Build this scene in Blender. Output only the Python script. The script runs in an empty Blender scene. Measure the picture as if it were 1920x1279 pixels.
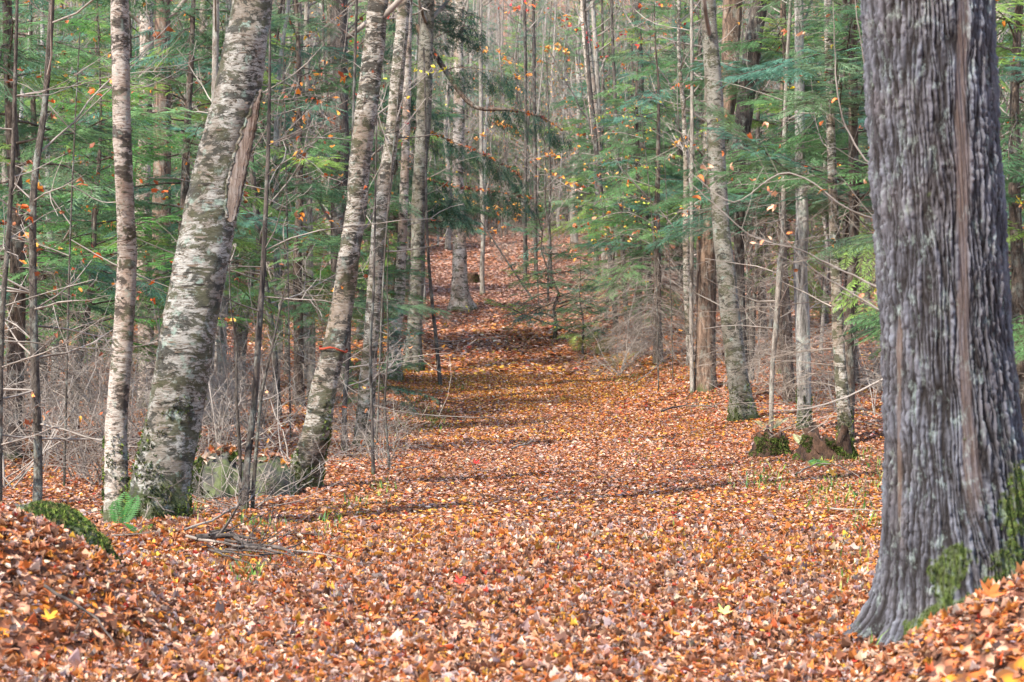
import bpy, math, random
import numpy as np
from mathutils import Vector, noise as mnoise

S = bpy.context.scene
COL = S.collection
RAD = math.radians

# ------------------------------------------------------------------ camera, sky, sun, exposure
CZ = 1.3
cam_d = bpy.data.cameras.new('camera'); cam = bpy.data.objects.new('camera', cam_d); COL.objects.link(cam)
cam.location = (0, 0, CZ); cam.rotation_euler = (RAD(90), 0, 0)
cam_d.lens = 70; cam_d.sensor_width = 36; cam_d.clip_start = 0.1; cam_d.clip_end = 2000
cam_d.dof.use_dof = True; cam_d.dof.focus_distance = 21; cam_d.dof.aperture_fstop = 6.3
S.camera = cam
SUN_EL, SUN_AZ = 50, 226           # azimuth measured clockwise from +Y (view direction): 270 = from the left
w = bpy.data.worlds.new('World'); S.world = w; w.use_nodes = True
nt = w.node_tree; bg = nt.nodes['Background']
sky = nt.nodes.new('ShaderNodeTexSky'); sky.sky_type = 'NISHITA'; sky.sun_disc = False
sky.sun_elevation = RAD(SUN_EL); sky.sun_rotation = RAD(SUN_AZ)
nt.links.new(sky.outputs[0], bg.inputs[0]); bg.inputs[1].default_value = 0.15
sd = bpy.data.lights.new('sun', 'SUN'); sd.energy = 3.3; sd.angle = RAD(0.9); sd.color = (1, .93, .83)
sun = bpy.data.objects.new('sun', sd); COL.objects.link(sun)
sv = Vector((math.sin(RAD(SUN_AZ)) * math.cos(RAD(SUN_EL)), math.cos(RAD(SUN_AZ)) * math.cos(RAD(SUN_EL)), math.sin(RAD(SUN_EL))))
sun.rotation_euler = (-sv).to_track_quat('-Z', 'Y').to_euler()
S.view_settings.view_transform = 'Standard'; S.view_settings.look = 'None'
S.view_settings.exposure = 1.76; S.view_settings.gamma = 1
S.cycles.use_denoising = True
S.cycles.max_bounces = 6; S.cycles.diffuse_bounces = 4; S.cycles.transmission_bounces = 4
S.cycles.use_adaptive_sampling = True; S.cycles.adaptive_threshold = 0.02
S.render.use_persistent_data = False

# ------------------------------------------------------------------ helpers
def lin(r, g, b):
    f = lambda c: ((c / 255 + .055) / 1.055) ** 2.4 if c > 10 else c / 255 / 12.92
    return (f(r), f(g), f(b))

class MB:
    """collects vertices and faces; build() links them as one mesh object"""
    def __init__(s): s.v = []; s.q = []; s.t = []; s.c = []; s.n = 0
    def add(s, v, q=None, t=None, c=None):
        v = np.asarray(v, dtype=np.float32).reshape(-1, 3)
        s.v.append(v)
        if q is not None and len(q): s.q.append(np.asarray(q, dtype=np.int32).reshape(-1, 4) + s.n)
        if t is not None and len(t): s.t.append(np.asarray(t, dtype=np.int32).reshape(-1, 3) + s.n)
        cc = np.empty((len(v), 3), np.float32); cc[:] = (c if c is not None else (1, 1, 1)); s.c.append(cc)
        s.n += len(v)
    def mesh(s, name, mat, smooth=True):
        v = np.concatenate(s.v); q = np.concatenate(s.q) if s.q else np.zeros((0, 4), np.int32)
        t = np.concatenate(s.t) if s.t else np.zeros((0, 3), np.int32)
        me = bpy.data.meshes.new(name)
        me.vertices.add(len(v)); me.vertices.foreach_set('co', v.ravel())
        me.loops.add(q.size + t.size)
        me.loops.foreach_set('vertex_index', np.concatenate([q.ravel(), t.ravel()]).astype(np.int32))
        me.polygons.add(len(q) + len(t))
        st = np.concatenate([np.arange(len(q)) * 4, q.size + np.arange(len(t)) * 3]).astype(np.int32)
        me.polygons.foreach_set('loop_start', st)
        me.polygons.foreach_set('loop_total', np.concatenate([np.full(len(q), 4), np.full(len(t), 3)]).astype(np.int32))
        if smooth: me.polygons.foreach_set('use_smooth', np.ones(len(q) + len(t), bool))
        me.update(calc_edges=True)
        a = me.color_attributes.new('tint', 'FLOAT_COLOR', 'POINT')
        c = np.concatenate(s.c); a.data.foreach_set('color', np.concatenate([c, np.ones((len(c), 1), np.float32)], 1).ravel())
        me.materials.append(mat)
        return me
    def build(s, name, mat, parent=None, loc=None, smooth=True):
        o = bpy.data.objects.new(name, s.mesh(name, mat, smooth)); COL.objects.link(o)
        if parent: o.parent = parent
        if loc is not None: o.location = loc
        return o

def tag(o, label=None, cat=None, group=None, kind=None):
    if label: o['label'] = label
    if cat: o['category'] = cat
    if group: o['group'] = group
    if kind: o['kind'] = kind
    return o
def empty(name, loc, label, cat, group=None, rz=0, sc=1):
    o = bpy.data.objects.new(name, None); COL.objects.link(o); o.location = loc; o.rotation_euler = (0, 0, rz)
    o.scale = (sc, sc, sc); o.empty_display_size = .2
    return tag(o, label, cat, group)

def tube(mb, P, R, sides=5, c=None, cap=False):
    P = np.asarray(P, float); R = np.asarray(R, float); n = len(P)
    T = np.gradient(P, axis=0); T /= np.linalg.norm(T, axis=1)[:, None] + 1e-9
    m = T.mean(0); ref = np.array([0, 0, 1.]) if abs(m[2]) < .8 * np.linalg.norm(m) + 1e-9 else np.array([0, 1., 0])
    A = np.cross(T, ref); A /= np.linalg.norm(A, axis=1)[:, None] + 1e-9
    B = np.cross(T, A)
    a = np.arange(sides) / sides * 2 * math.pi
    V = P[:, None] + R[:, None, None] * (A[:, None] * np.cos(a)[None, :, None] + B[:, None] * np.sin(a)[None, :, None])
    i = np.arange(n - 1)[:, None] * sides; k = np.arange(sides)[None]; k2 = (k + 1) % sides
    Q = np.stack([i + k, i + k2, i + sides + k2, i + sides + k], -1).reshape(-1, 4)
    mb.add(V.reshape(-1, 3), Q, c=c)
    if cap:
        b = (n - 1) * sides
        mb.add(np.concatenate([V[-1], P[-1:]]), None, [(k, (k + 1) % sides, sides) for k in range(sides)], c=c)

def spline(P, step):
    """Catmull-Rom through the rows of P, resampled about every `step` along the first three columns"""
    P = np.asarray(P, float)
    E = np.vstack([2 * P[0] - P[1], P, 2 * P[-1] - P[-2]]); out = []
    for i in range(1, len(E) - 2):
        L = np.linalg.norm(E[i + 1, :3] - E[i, :3]); n = max(1, int(round(L / step)))
        t = (np.arange(n) / n)[:, None]
        out.append(.5 * (2 * E[i] + (E[i + 1] - E[i - 1]) * t + (2 * E[i - 1] - 5 * E[i] + 4 * E[i + 1] - E[i + 2]) * t**2
                         + (-E[i - 1] + 3 * E[i] - 3 * E[i + 1] + E[i + 2]) * t**3))
    out.append(E[-2][None])
    return np.vstack(out)

def vnoise(x, y, seed=0):
    """smooth value noise on arrays, 0..1"""
    xi = np.floor(x).astype(np.int64); yi = np.floor(y).astype(np.int64); fx = x - xi; fy = y - yi
    fx = fx * fx * (3 - 2 * fx); fy = fy * fy * (3 - 2 * fy)
    def h(a, b):
        n = (a * 374761393 + b * 668265263 + seed * 1442695041) & 0xffffffff
        n = ((n ^ (n >> 13)) * 1274126177) & 0xffffffff
        return ((n ^ (n >> 16)) & 0xffff) / 65535.
    return (h(xi, yi) * (1 - fx) + h(xi + 1, yi) * fx) * (1 - fy) + (h(xi, yi + 1) * (1 - fx) + h(xi + 1, yi + 1) * fx) * fy
def fbm(x, y, seed=0, o=4):
    s = 0; a = .5
    for k in range(o): s = s + a * vnoise(x * 2**k, y * 2**k, seed + k * 17); a *= .5
    return s / (1 - .5**o)
def sst(a, b, x):
    t = np.clip((x - a) / (b - a), 0, 1); return t * t * (3 - 2 * t)

# ------------------------------------------------------------------ terrain
_d = np.array([-60, 0, 7.6, 15, 20, 25, 30, 36, 44, 50, 58, 66, 80, 95, 110, 160, 250, 400, 700.])
_z = np.array([0, 0, 0, 0, 0, -.03, -.05, .20, .70, 1.25, 2.2, 3.05, 4.7, 6.8, 8.9, 18, 38, 78, 90.])
_dd = np.arange(-60, 700, .5); _zz = np.interp(_dd, _d, _z); _k = np.hanning(15); _k /= _k.sum()
_zz = np.convolve(np.pad(_zz, 7, 'edge'), _k, 'valid')
def xc(d): return np.interp(d, [8, 15, 36, 50, 58, 70], [.45, .35, .35, .1, -.8, -1.2])
def ground_z(x, y):
    x = np.asarray(x, float); y = np.asarray(y, float)
    z = np.interp(y, _dd, _zz)
    s = np.abs(x - xc(y)); z = z + .22 * sst(1.8, 3.6, s) * sst(17, 27, y)
    z = z + .10 * sst(1.0, 4.5, -(x - xc(y))) * sst(24, 32, y) * 0
    z = z + (fbm(x * .35, y * .35, 3) - .5) * .35 * sst(2.2, 5, s) * sst(12, 22, y)
    z = z + (fbm(x * .9, y * .9, 9) - .5) * .10
    z = z + (fbm(x * .03, y * .03, 31) - .5) * 5 * sst(70, 140, y)
    # leaf covered mounds: at the left rock, between the birches, at the foot of the big trunk
    def dome(cx, cy, rx, ry, h, p=.6): return h * np.clip(1 - ((x - cx) / rx)**2 - ((y - cy) / ry)**2, 0, 1)**p
    z = z + dome(-2.80, 8.85, 1.38, 1.1, .62, 1.0) + dome(2.35, 7.3, 1.05, .75, .50, .8) + dome(-2.50, 13.9, .30, .35, .20, .8)
    z = z + dome(-2.1, 12.8, 1.1, .7, .12, 1) + dome(-1.35, 35.6, .45, .6, .16, 1) + dome(3.1, 35.0, 1.6, 1.5, .2, 1)
    return z
def at(px, py):
    """the ground point behind a spot of the photograph (1920 px wide)"""
    k = (px - 960) / 3733.; m = (640 - py) / 3733.
    d = np.arange(6, 400, .05); g = ground_z(k * d, d) - (CZ + m * d)
    i = int(np.argmax(g > 0)) if (g > 0).any() else len(d) - 1
    return float(k * d[i]), float(d[i]), float(ground_z(k * d[i], d[i]))
def gz(x, y): return float(ground_z(x, y))
def P3(px, py, d): return np.array([(px - 960) / 3733. * d, d, CZ - (py - 640) / 3733. * d])

# ------------------------------------------------------------------ materials
class N:
    def __init__(s, name):
        s.m = bpy.data.materials.new(name); s.m.use_nodes = True; s.t = s.m.node_tree
        s.b = s.t.nodes['Principled BSDF']; s.b.inputs['Specular IOR Level'].default_value = .25; s.out = s.t.nodes['Material Output']
    def n(s, ty, **k):
        o = s.t.nodes.new('ShaderNode' + ty)
        for a, v in k.items(): setattr(o, a, v)
        return o
    def l(s, a, b): s.t.links.new(a, b)
    def coords(s, sx, sy, sz, rnd=True):
        tc = s.n('TexCoord'); mp = s.n('Mapping'); mp.inputs['Scale'].default_value = (sx, sy, sz); src = tc.outputs['Object']
        if rnd:
            oi = s.n('ObjectInfo'); ad = s.n('VectorMath', operation='ADD'); ml = s.n('MATH' if 0 else 'Math', operation='MULTIPLY'); ml.inputs[1].default_value = 37
            s.l(oi.outputs['Random'], ml.inputs[0]); s.l(src, ad.inputs[0]); s.l(ml.outputs[0], ad.inputs[1]); src = ad.outputs[0]
        s.l(src, mp.inputs[0]); return mp.outputs[0]
    def noise(s, co, scale, detail=4, rough=.6, dist=0):
        o = s.n('TexNoise'); s.l(co, o.inputs['Vector']); o.inputs['Scale'].default_value = scale
        o.inputs['Detail'].default_value = detail; o.inputs['Roughness'].default_value = rough; o.inputs['Distortion'].default_value = dist
        return o.outputs['Fac']
    def ramp(s, fac, stops, interp='LINEAR'):
        o = s.n('ValToRGB'); e = o.color_ramp.elements; o.color_ramp.interpolation = interp
        while len(e) < len(stops): e.new(.5)
        for i, (p, c) in enumerate(stops):
            e[i].position = p; e[i].color = (*c, 1) if not isinstance(c, (int, float)) else (c, c, c, 1)
        s.l(fac, o.inputs[0]); return o.outputs[0]
    def mix(s, f, a, b, mode='MIX'):
        o = s.n('Mix', data_type='RGBA', blend_type=mode)
        for i, v in ((0, f), (6, a), (7, b)):
            if hasattr(v, 'is_linked'): s.l(v, o.inputs[i])
            elif i == 0: o.inputs[0].default_value = v
            else: o.inputs[i].default_value = (*v, 1)
        return o.outputs[2]
    def bump(s, h, strength=.5, dist=.02):
        o = s.n('Bump'); o.inputs['Strength'].default_value = strength; o.inputs['Distance'].default_value = dist
        s.l(h, o.inputs['Height']); s.l(o.outputs[0], s.b.inputs['Normal'])
    def color(s, c, rough=.85):
        if hasattr(c, 'is_linked'): s.l(c, s.b.inputs['Base Color'])
        else: s.b.inputs['Base Color'].default_value = (*c, 1)
        s.b.inputs['Roughness'].default_value = rough
    def zpos(s):
        tc = s.n('TexCoord'); sp = s.n('SeparateXYZ'); s.l(tc.outputs['Object'], sp.inputs[0]); return sp.outputs[2]

def moss_mask(m, top, amt=.26):
    """moss colour patches that grow near the foot of a trunk"""
    z = m.zpos(); r = m.n('MapRange'); m.l(z, r.inputs[0]); r.inputs[1].default_value = 0; r.inputs[2].default_value = top
    r.inputs[3].default_value = amt; r.inputs[4].default_value = -.25
    nz = m.noise(m.coords(1, 1, .6), 9, 6, .8)
    a = m.n('Math', operation='ADD'); m.l(r.outputs[0], a.inputs[0]); m.l(nz, a.inputs[1])
    return m.ramp(a.outputs[0], [(.60, 0.), (.74, .9)])

def birch_mat(name, white, tan, dark, dark_amt, mosstop, lichen=.5):
    m = N(name)
    co = m.coords(2.0, 2.0, 8)
    f = m.noise(co, 5.0, 8, .82, 1.4)
    base = m.ramp(f, [(.0, dark), (.36 + dark_amt, dark), (.40 + dark_amt, tan), (.48 + dark_amt, white), (.8, white)])
    big = m.noise(m.coords(1, 1, .55), 3.2, 3, .55)
    base = m.mix(m.ramp(big, [(.47, 0.), (.60, 1.)]), base, m.mix(.75, base, tan))
    # old black rough patches
    pt = m.noise(m.coords(1, 1, 1.9), 5.5, 6, .75, .5)
    base = m.mix(m.ramp(pt, [(.535 - dark_amt, 0.), (.575 - dark_amt, 1.)]), base, m.mix(.85, base, m.mix(m.ramp(m.noise(m.coords(1, 1, 1), 4, 3, .6), [(.45, 0.), (.55, 1.)]), dark, lin(70, 70, 44))))
    # thin horizontal lenticels
    le = m.noise(m.coords(2.2, 2.2, 60), 3, 2, .5)
    base = m.mix(m.ramp(le, [(.64, 0.), (.68, .75)]), base, dark)
    li = m.noise(m.coords(1, 1, 1), 9, 5, .7)
    base = m.mix(m.ramp(li, [(.58, 0.), (.66, lichen)]), base, lin(142, 160, 146))
    fine = m.noise(m.coords(1, 1, 3), 45, 3, .7)
    base = m.mix(1., base, m.ramp(fine, [(.3, .68), (.65, 1.)]), 'MULTIPLY')
    base = m.mix(moss_mask(m, mosstop), base, lin(62, 70, 34))
    m.color(base, .8); m.bump(f, .9, .03)
    return m.m
def bark_mat(name, light, dark, vscale=.18, scale=16, lichen=.4, mosstop=.35, mossamt=.2):
    m = N(name)
    f = m.noise(m.coords(1, 1, vscale), scale, 7, .72, .6)
    c = m.ramp(f, [(.36, dark), (.50, tuple((a + b) / 2 for a, b in zip(light, dark))), (.62, light)])
    li = m.noise(m.coords(1, 1, .8), 7, 6, .72)
    c = m.mix(m.ramp(li, [(.52, 0.), (.62, lichen)]), c, lin(165, 172, 160))
    fine = m.noise(m.coords(1, 1, .6), 60, 3, .7)
    c = m.mix(1., c, m.ramp(fine, [(.3, .65), (.65, 1.)]), 'MULTIPLY')
    c = m.mix(moss_mask(m, mosstop, mossamt), c, lin(66, 76, 38))
    m.color(c, .9); m.bump(f, 1., .04)
    return m.m
def tint_mat(name, transl, rough=.65, back=None):
    m = N(name); a = m.n('Attribute', attribute_name='tint'); c = a.outputs['Color']
    nz = m.noise(m.coords(1, 1, 1, False), 30, 3, .6)
    c = m.mix(1., c, m.ramp(nz, [(.3, .78), (.65, 1.)]), 'MULTIPLY')
    m.color(c, rough); t = m.n('BsdfTranslucent'); m.l(c, t.inputs[0]); mx = m.n('MixShader'); mx.inputs[0].default_value = transl
    m.l(m.b.outputs[0], mx.inputs[1]); m.l(t.outputs[0], mx.inputs[2]); m.l(mx.outputs[0], m.out.inputs[0])
    return m.m

M = {}
M['birch'] = birch_mat('white_birch_bark', lin(182, 176, 164), lin(130, 112, 94), lin(42, 39, 31), .05, .7)
M['birch_old'] = birch_mat('old_birch_bark', lin(174, 171, 162), lin(118, 106, 92), lin(38, 38, 30), .05, .9, .8)
M['birch_tan'] = birch_mat('tan_birch_bark', lin(192, 181, 168), lin(140, 116, 98), lin(48, 41, 34), .025, .5)
M['yellow_birch'] = birch_mat('grey_birch_bark', lin(138, 134, 122), lin(108, 98, 84), lin(46, 43, 36), .03, .7)
M['grey'] = bark_mat('grey_maple_bark', lin(176, 170, 162), lin(74, 70, 66), lichen=.6, mosstop=.6, mossamt=.28)
M['brown'] = bark_mat('brown_shaggy_bark', lin(140, 116, 98), lin(48, 38, 32), .14, 14, .3)
M['dark'] = bark_mat('dark_wet_bark', lin(100, 90, 82), lin(36, 32, 30), .2, 14, .3)
M['sapling'] = bark_mat('sapling_bark', lin(112, 102, 92), lin(52, 46, 40), .3, 30, .45, .2, .2)
M['palebark'] = bark_mat('pale_bark', lin(170, 160, 148), lin(96, 86, 76), .3, 20, .5)
M['pine'] = bark_mat('hemlock_bark', lin(116, 100, 88), lin(48, 40, 36), .3, 20, .3)
tw = N('dead_twig'); 
_f = tw.noise(tw.coords(1, 1, 1), 3, 3, .6)
tw.color(tw.ramp(_f, [(.35, lin(84, 74, 66)), (.6, lin(146, 134, 122))]), .85); M['twig'] = tw.m
tw = N('hardwood_twig'); _f = tw.noise(tw.coords(1, 1, 1), 2, 3, .6)
tw.color(tw.ramp(_f, [(.35, lin(84, 76, 68)), (.6, lin(148, 138, 128))]), .8); M['twig2'] = tw.m
tw = N('wet_dead_wood'); _f = tw.noise(tw.coords(1, 1, 1), 14, 4, .7); tw.color(tw.ramp(_f, [(.35, lin(38, 33, 30)), (.65, lin(96, 86, 78))]), .85); M['wetwood'] = tw.m
M['leaf'] = tint_mat('dry_leaf', .18, .58)
M['needle'] = tint_mat('conifer_needles', .45, .5)
M['herb'] = tint_mat('fresh_green', .35, .5)
M['mossmat'] = tint_mat('moss', .1, .95)
mm = N('big_bark'); a_ = mm.n('Attribute', attribute_name='tint')
c_ = mm.mix(1., a_.outputs['Color'], mm.ramp(mm.noise(mm.coords(1, 1, .5, False), 70, 5, .75), [(.3, .60), (.68, 1.)]), 'MULTIPLY')
li_ = mm.noise(mm.coords(1, 1, .6, False), 16, 6, .75)
c_ = mm.mix(mm.ramp(li_, [(.54, 0.), (.68, .42)]), c_, lin(150, 164, 158))
c_ = mm.mix(mm.ramp(mm.noise(mm.coords(1, 1, 1, False), 5, 3, .6), [(.45, 0.), (.65, .4)]), c_, mm.mix(1., c_, (1., .82, .66), 'MULTIPLY'))
mm.color(c_, .88); mm.bump(mm.noise(mm.coords(1, 1, .4, False), 90, 5, .7), .6, .008); M['bigbark'] = mm.m
r_ = N('granite'); f_ = r_.noise(r_.coords(1, 1, 1), 7, 8, .7)
c_ = r_.ramp(f_, [(.35, lin(46, 43, 38)), (.55, lin(76, 73, 66)), (.68, lin(106, 104, 97))])
c_ = r_.mix(r_.ramp(r_.noise(r_.coords(1, 1, 1), 3, 6, .7), [(.46, 0.), (.56, .85)]), c_, lin(84, 92, 54)); r_.color(c_, .9); r_.bump(f_, .8, .03); M['rock'] = r_.m
r_ = N('rotten_wood'); f_ = r_.noise(r_.coords(1, 1, .2), 18, 7, .7)
r_.color(r_.ramp(f_, [(.35, lin(30, 23, 18)), (.62, lin(82, 60, 46))]), .95); r_.bump(f_, 1., .03); M['rotten'] = r_.m
r_ = N('bare_birch_wood'); f_ = r_.noise(r_.coords(1, 1, .12), 34, 7, .75, .6)
r_.color(r_.mix(r_.ramp(r_.noise(r_.coords(1, 1, 3), 8, 5, .7), [(.6, 0.), (.66, .6)]), r_.ramp(f_, [(.38, lin(112, 90, 70)), (.52, lin(186, 164, 138)), (.66, lin(222, 206, 182))]), lin(110, 84, 70)), .8); r_.bump(f_, .5, .01); M['scar'] = r_.m
r_ = N('orange_tape'); r_.color(lin(142, 60, 40), .9); M['tape'] = r_.m
# ground under the leaves: leaf-sized cells of litter colours over dark humus
g_ = N('leaf_litter_ground'); co = g_.coords(1, 1, 1, False)
def vor(scale):
    v = g_.n('TexVoronoi'); g_.l(co, v.inputs['Vector']); v.inputs['Scale'].default_value = scale; v.inputs['Randomness'].default_value = 1; return v
v1 = vor(17); sp = g_.n('SeparateColor'); g_.l(v1.outputs['Color'], sp.inputs[0])
lit = g_.ramp(sp.outputs[0], [(0, lin(96, 60, 44)), (.18, lin(160, 98, 66)), (.36, lin(196, 140, 110)), (.52, lin(172, 92, 44)), (.68, lin(190, 150, 124)), (.8, lin(120, 76, 58)), (.9, lin(196, 120, 40))], 'CONSTANT')
lit = g_.mix(g_.ramp(v1.outputs['Distance'], [(.35, 0.), (.75, .8)]), lit, lin(60, 42, 32))
g_.color(lit, .9); g_.bump(v1.outputs['Distance'], .8, .05); M['ground'] = g_.m

# ------------------------------------------------------------------ ground sheet
def grid_axis(segs):
    out = [segs[0][0]]
    for a, b, st in segs: out += list(np.arange(a + st, b + st * .5, st))
    return np.array(out)
gx = grid_axis([(-320, -60, 10), (-60, -14, 1), (-14, 14, .14), (14, 60, 1), (60, 320, 10)])
gy = grid_axis([(-60, 4, 4), (4, 20, .14), (20, 60, .3), (60, 140, 1.5), (140, 690, 10)])
X, Y = np.meshgrid(gx, gy); Z = ground_z(X, Y)
mb = MB(); nx = len(gx); i = (np.arange(len(gy) - 1)[:, None] * nx + np.arange(nx - 1)[None]).ravel()
mb.add(np.stack([X, Y, Z], -1).reshape(-1, 3), np.stack([i, i + 1, i + 1 + nx, i + nx], -1))
tag(mb.build('ground', M['ground']), kind='structure')

# ------------------------------------------------------------------ fallen leaves
rs = np.random.RandomState(5)
def leaf_templates(kind, n):
    out = []
    for k in range(n):
        r = np.random.RandomState(100 + k + 50 * kind)
        if kind == 0:       # lobed, curled, folded along the midrib
            nb = 10; a = np.arange(nb) / nb * 2 * math.pi
            lob = .74 + .26 * np.abs(np.cos(a * 2.5)) ** 1.1; lob[nb // 2] *= .6
            if k % 3: lob = np.ones(nb) * .85 + r.uniform(-.08, .08, nb)
            x = np.cos(a) * lob * .55; y = np.sin(a) * lob * (.5 if k % 3 == 0 else r.uniform(.26, .40))
            x2 = np.concatenate([x, x * .5, [0]]); y2 = np.concatenate([y, y * .5, [0]])
            tr = [(q, (q + 1) % nb, nb + (q + 1) % nb) for q in range(nb)] + [(q, nb + (q + 1) % nb, nb + q) for q in range(nb)] + [(nb + q, nb + (q + 1) % nb, 2 * nb) for q in range(nb)]
            c1 = r.uniform(-1.6, 1.8); c2 = r.uniform(-1.2, 3.4); c3 = r.uniform(-.2, .9)
            z = c1 * x2**2 + c2 * y2**2 + c3 * np.abs(y2) + r.uniform(-.04, .04, len(x2)) + r.uniform(-.5, .5) * x2 * y2
            roll = 1 - .55 * min(1, abs(c2) * .4); V = np.stack([x2, y2 * roll, z], -1)
        elif kind == 1:
            x2 = np.array([-.5, -.2, .2, .55, .2, -.2, 0, 0.]); y2 = np.array([0, .26, .28, 0, -.26, -.28, 0, 0])
            y2 = y2 * r.uniform(.7, 1.2); x2[6] = -.15; x2[7] = .2
            z = r.uniform(-1.2, 1.5) * x2**2 + r.uniform(.1, .9) * np.abs(y2) + r.uniform(-.04, .04, 8)
            V = np.stack([x2, y2, z], -1)
            tr = [(0, 6, 1), (1, 6, 7), (1, 7, 2), (2, 7, 3), (3, 7, 4), (4, 7, 5), (5, 7, 6), (5, 6, 0)]
        else:
            V = np.array([(-.5, 0, r.uniform(0, .2)), (0, .32, r.uniform(0, .3)), (.5, 0, r.uniform(0, .2)), (0, -.32, r.uniform(0, .3))]); tr = [(0, 2, 1), (0, 3, 2)]
        out.append((V, np.array(tr)))
    return out
PAL = np.array([lin(*c) for c in [(206, 160, 132), (188, 136, 104), (208, 178, 154), (168, 112, 76), (196, 122, 62), (176, 100, 52), (140, 92, 66), (94, 64, 48), (178, 150, 140), (150, 130, 126), (196, 134, 54), (206, 158, 60), (166, 56, 42), (186, 90, 50), (214, 192, 168)]])
PW = np.array([14, 15, 8, 15, 12, 10, 14, 12, 9, 8, 5, 2, .8, 2.5, 2.]); PW /= PW.sum()
PWY = np.array([8, 9, 4, 8, 14, 6, 5, 3, 4, 3, 22, 20, 1, 3, 3.]); PWY /= PWY.sum()
PWR = np.array([12, 12, 9, 10, 10, 11, 6, 5, 10, 8, 3, 1, 7, 10, 5.]); PWR /= PWR.sum()
def rotmats(yaw, tilt, tdir, roll):
    cy, sy = np.cos(yaw), np.sin(yaw); O = np.zeros_like(yaw); I = np.ones_like(yaw)
    Rz = np.stack([cy, -sy, O, sy, cy, O, O, O, I], -1).reshape(-1, 3, 3)
    ct, st = np.cos(tilt), np.sin(tilt); ax, ay = np.cos(tdir), np.sin(tdir)
    Rt = np.stack([ct + ax * ax * (1 - ct), ax * ay * (1 - ct), ay * st, ax * ay * (1 - ct), ct + ay * ay * (1 - ct), -ax * st, -ay * st, ax * st, ct], -1).reshape(-1, 3, 3)
    return Rt @ Rz
def scatter_leaves(mb, pos, size, tilt, templ, cols):
    n = len(pos); R = rotmats(rs.uniform(0, 6.283, n), tilt, rs.uniform(0, 6.283, n), 0); ti = rs.randint(0, len(templ), n)
    for k, (V, T) in enumerate(templ):
        s = np.where(ti == k)[0]
        if not len(s): continue
        W = np.einsum('nij,vj->nvi', R[s], V) * size[s, None, None] + pos[s, None]
        F = T[None] + (np.arange(len(s)) * len(V))[:, None, None]
        mb.add(W.reshape(-1, 3), None, F.reshape(-1, 3), c=np.repeat(cols[s], len(V), 0))
lp = {'trail': MB(), 'woods': MB()}
TP = [leaf_templates(0, 16), leaf_templates(1, 12), leaf_templates(2, 6)]
for (d0, d1, dens, ki, smin, smax, lift) in ((6.2, 14, 2200, 0, .022, .052, .020), (14, 24, 1350, 1, .027, .052, .020), (24, 42, 560, 1, .038, .068, .022), (42, 75, 150, 2, .08, .14, .03), (75, 130, 26, 2, .13, .24, .04)):
    wid = lambda d: .275 * d + .9
    area = (d1 - d0) * (wid(d0) + wid(d1)); n = int(area * dens)
    d = d0 + (d1 - d0) * rs.rand(int(n * 1.8)); keep = rs.rand(len(d)) < wid(d) / wid(d1); d = d[keep][:n]; n = len(d)
    x = (rs.rand(n) * 2 - 1) * wid(d)
    z = ground_z(x, d)
    # slope of the ground so that leaves lie along mounds
    p = np.stack([x, d, z + lift * 1.3 * rs.rand(n) ** 1.6], -1)
    size = rs.uniform(smin, smax, n) * np.where(rs.rand(n) < .06, 1.45, 1); tilt = np.abs(rs.normal(0, .34, n)).clip(0, 1.3)
    ye = np.exp(-((d - 39.5) / 5)**2) * np.exp(-((x - xc(d)) / 2.8)**2) * 1.9 * (.4 + fbm(x * .7, d * .5, 77))
    ye = np.maximum(ye, (fbm(x * .25, d * .25, 55) > .6) * .35)
    re = np.exp(-((d - 34) / 5)**2) * sst(.5, 3.5, x) + .35 * (fbm(x * .5, d * .3, 78) > .58)
    u = rs.rand(n); c0 = rs.choice(len(PAL), n, p=PW); cy = rs.choice(len(PAL), n, p=PWY); cr = rs.choice(len(PAL), n, p=PWR)
    ci = np.where(u < ye, cy, np.where(u < ye + re * .8, cr, c0))
    cols = PAL[ci] * (.50 + .66 * rs.rand(n, 1) ** .8) * (1 + rs.normal(0, .04, (n, 3)))
    old = sst(48, 68, d)[:, None] * .7; cols = cols * (1 - old) + np.array(lin(164, 136, 124)) * rs.uniform(.6, 1.1, (n, 1)) * old      # leaf colours shift towards pinkish grey up the hill
    on = np.abs(x - xc(d)) < 2.2 + .25 * np.sin(d * .6)
    for key, s in (('trail', on), ('woods', ~on)):
        if s.any(): 
            st = rs.get_state(); scatter_leaves(lp[key], p[s], size[s], tilt[s], TP[ki], cols[s])
tag(lp['trail'].build('fallen_leaves', M['leaf'], smooth=False), 'thick carpet of curled tan, orange and yellow leaves covering the woodland trail', 'leaves', kind='stuff')
tag(lp['woods'].build('leaf_litter', M['leaf'], smooth=False), 'leaf litter spread under the trees on both sides of the trail', 'leaves', kind='stuff')

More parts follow.
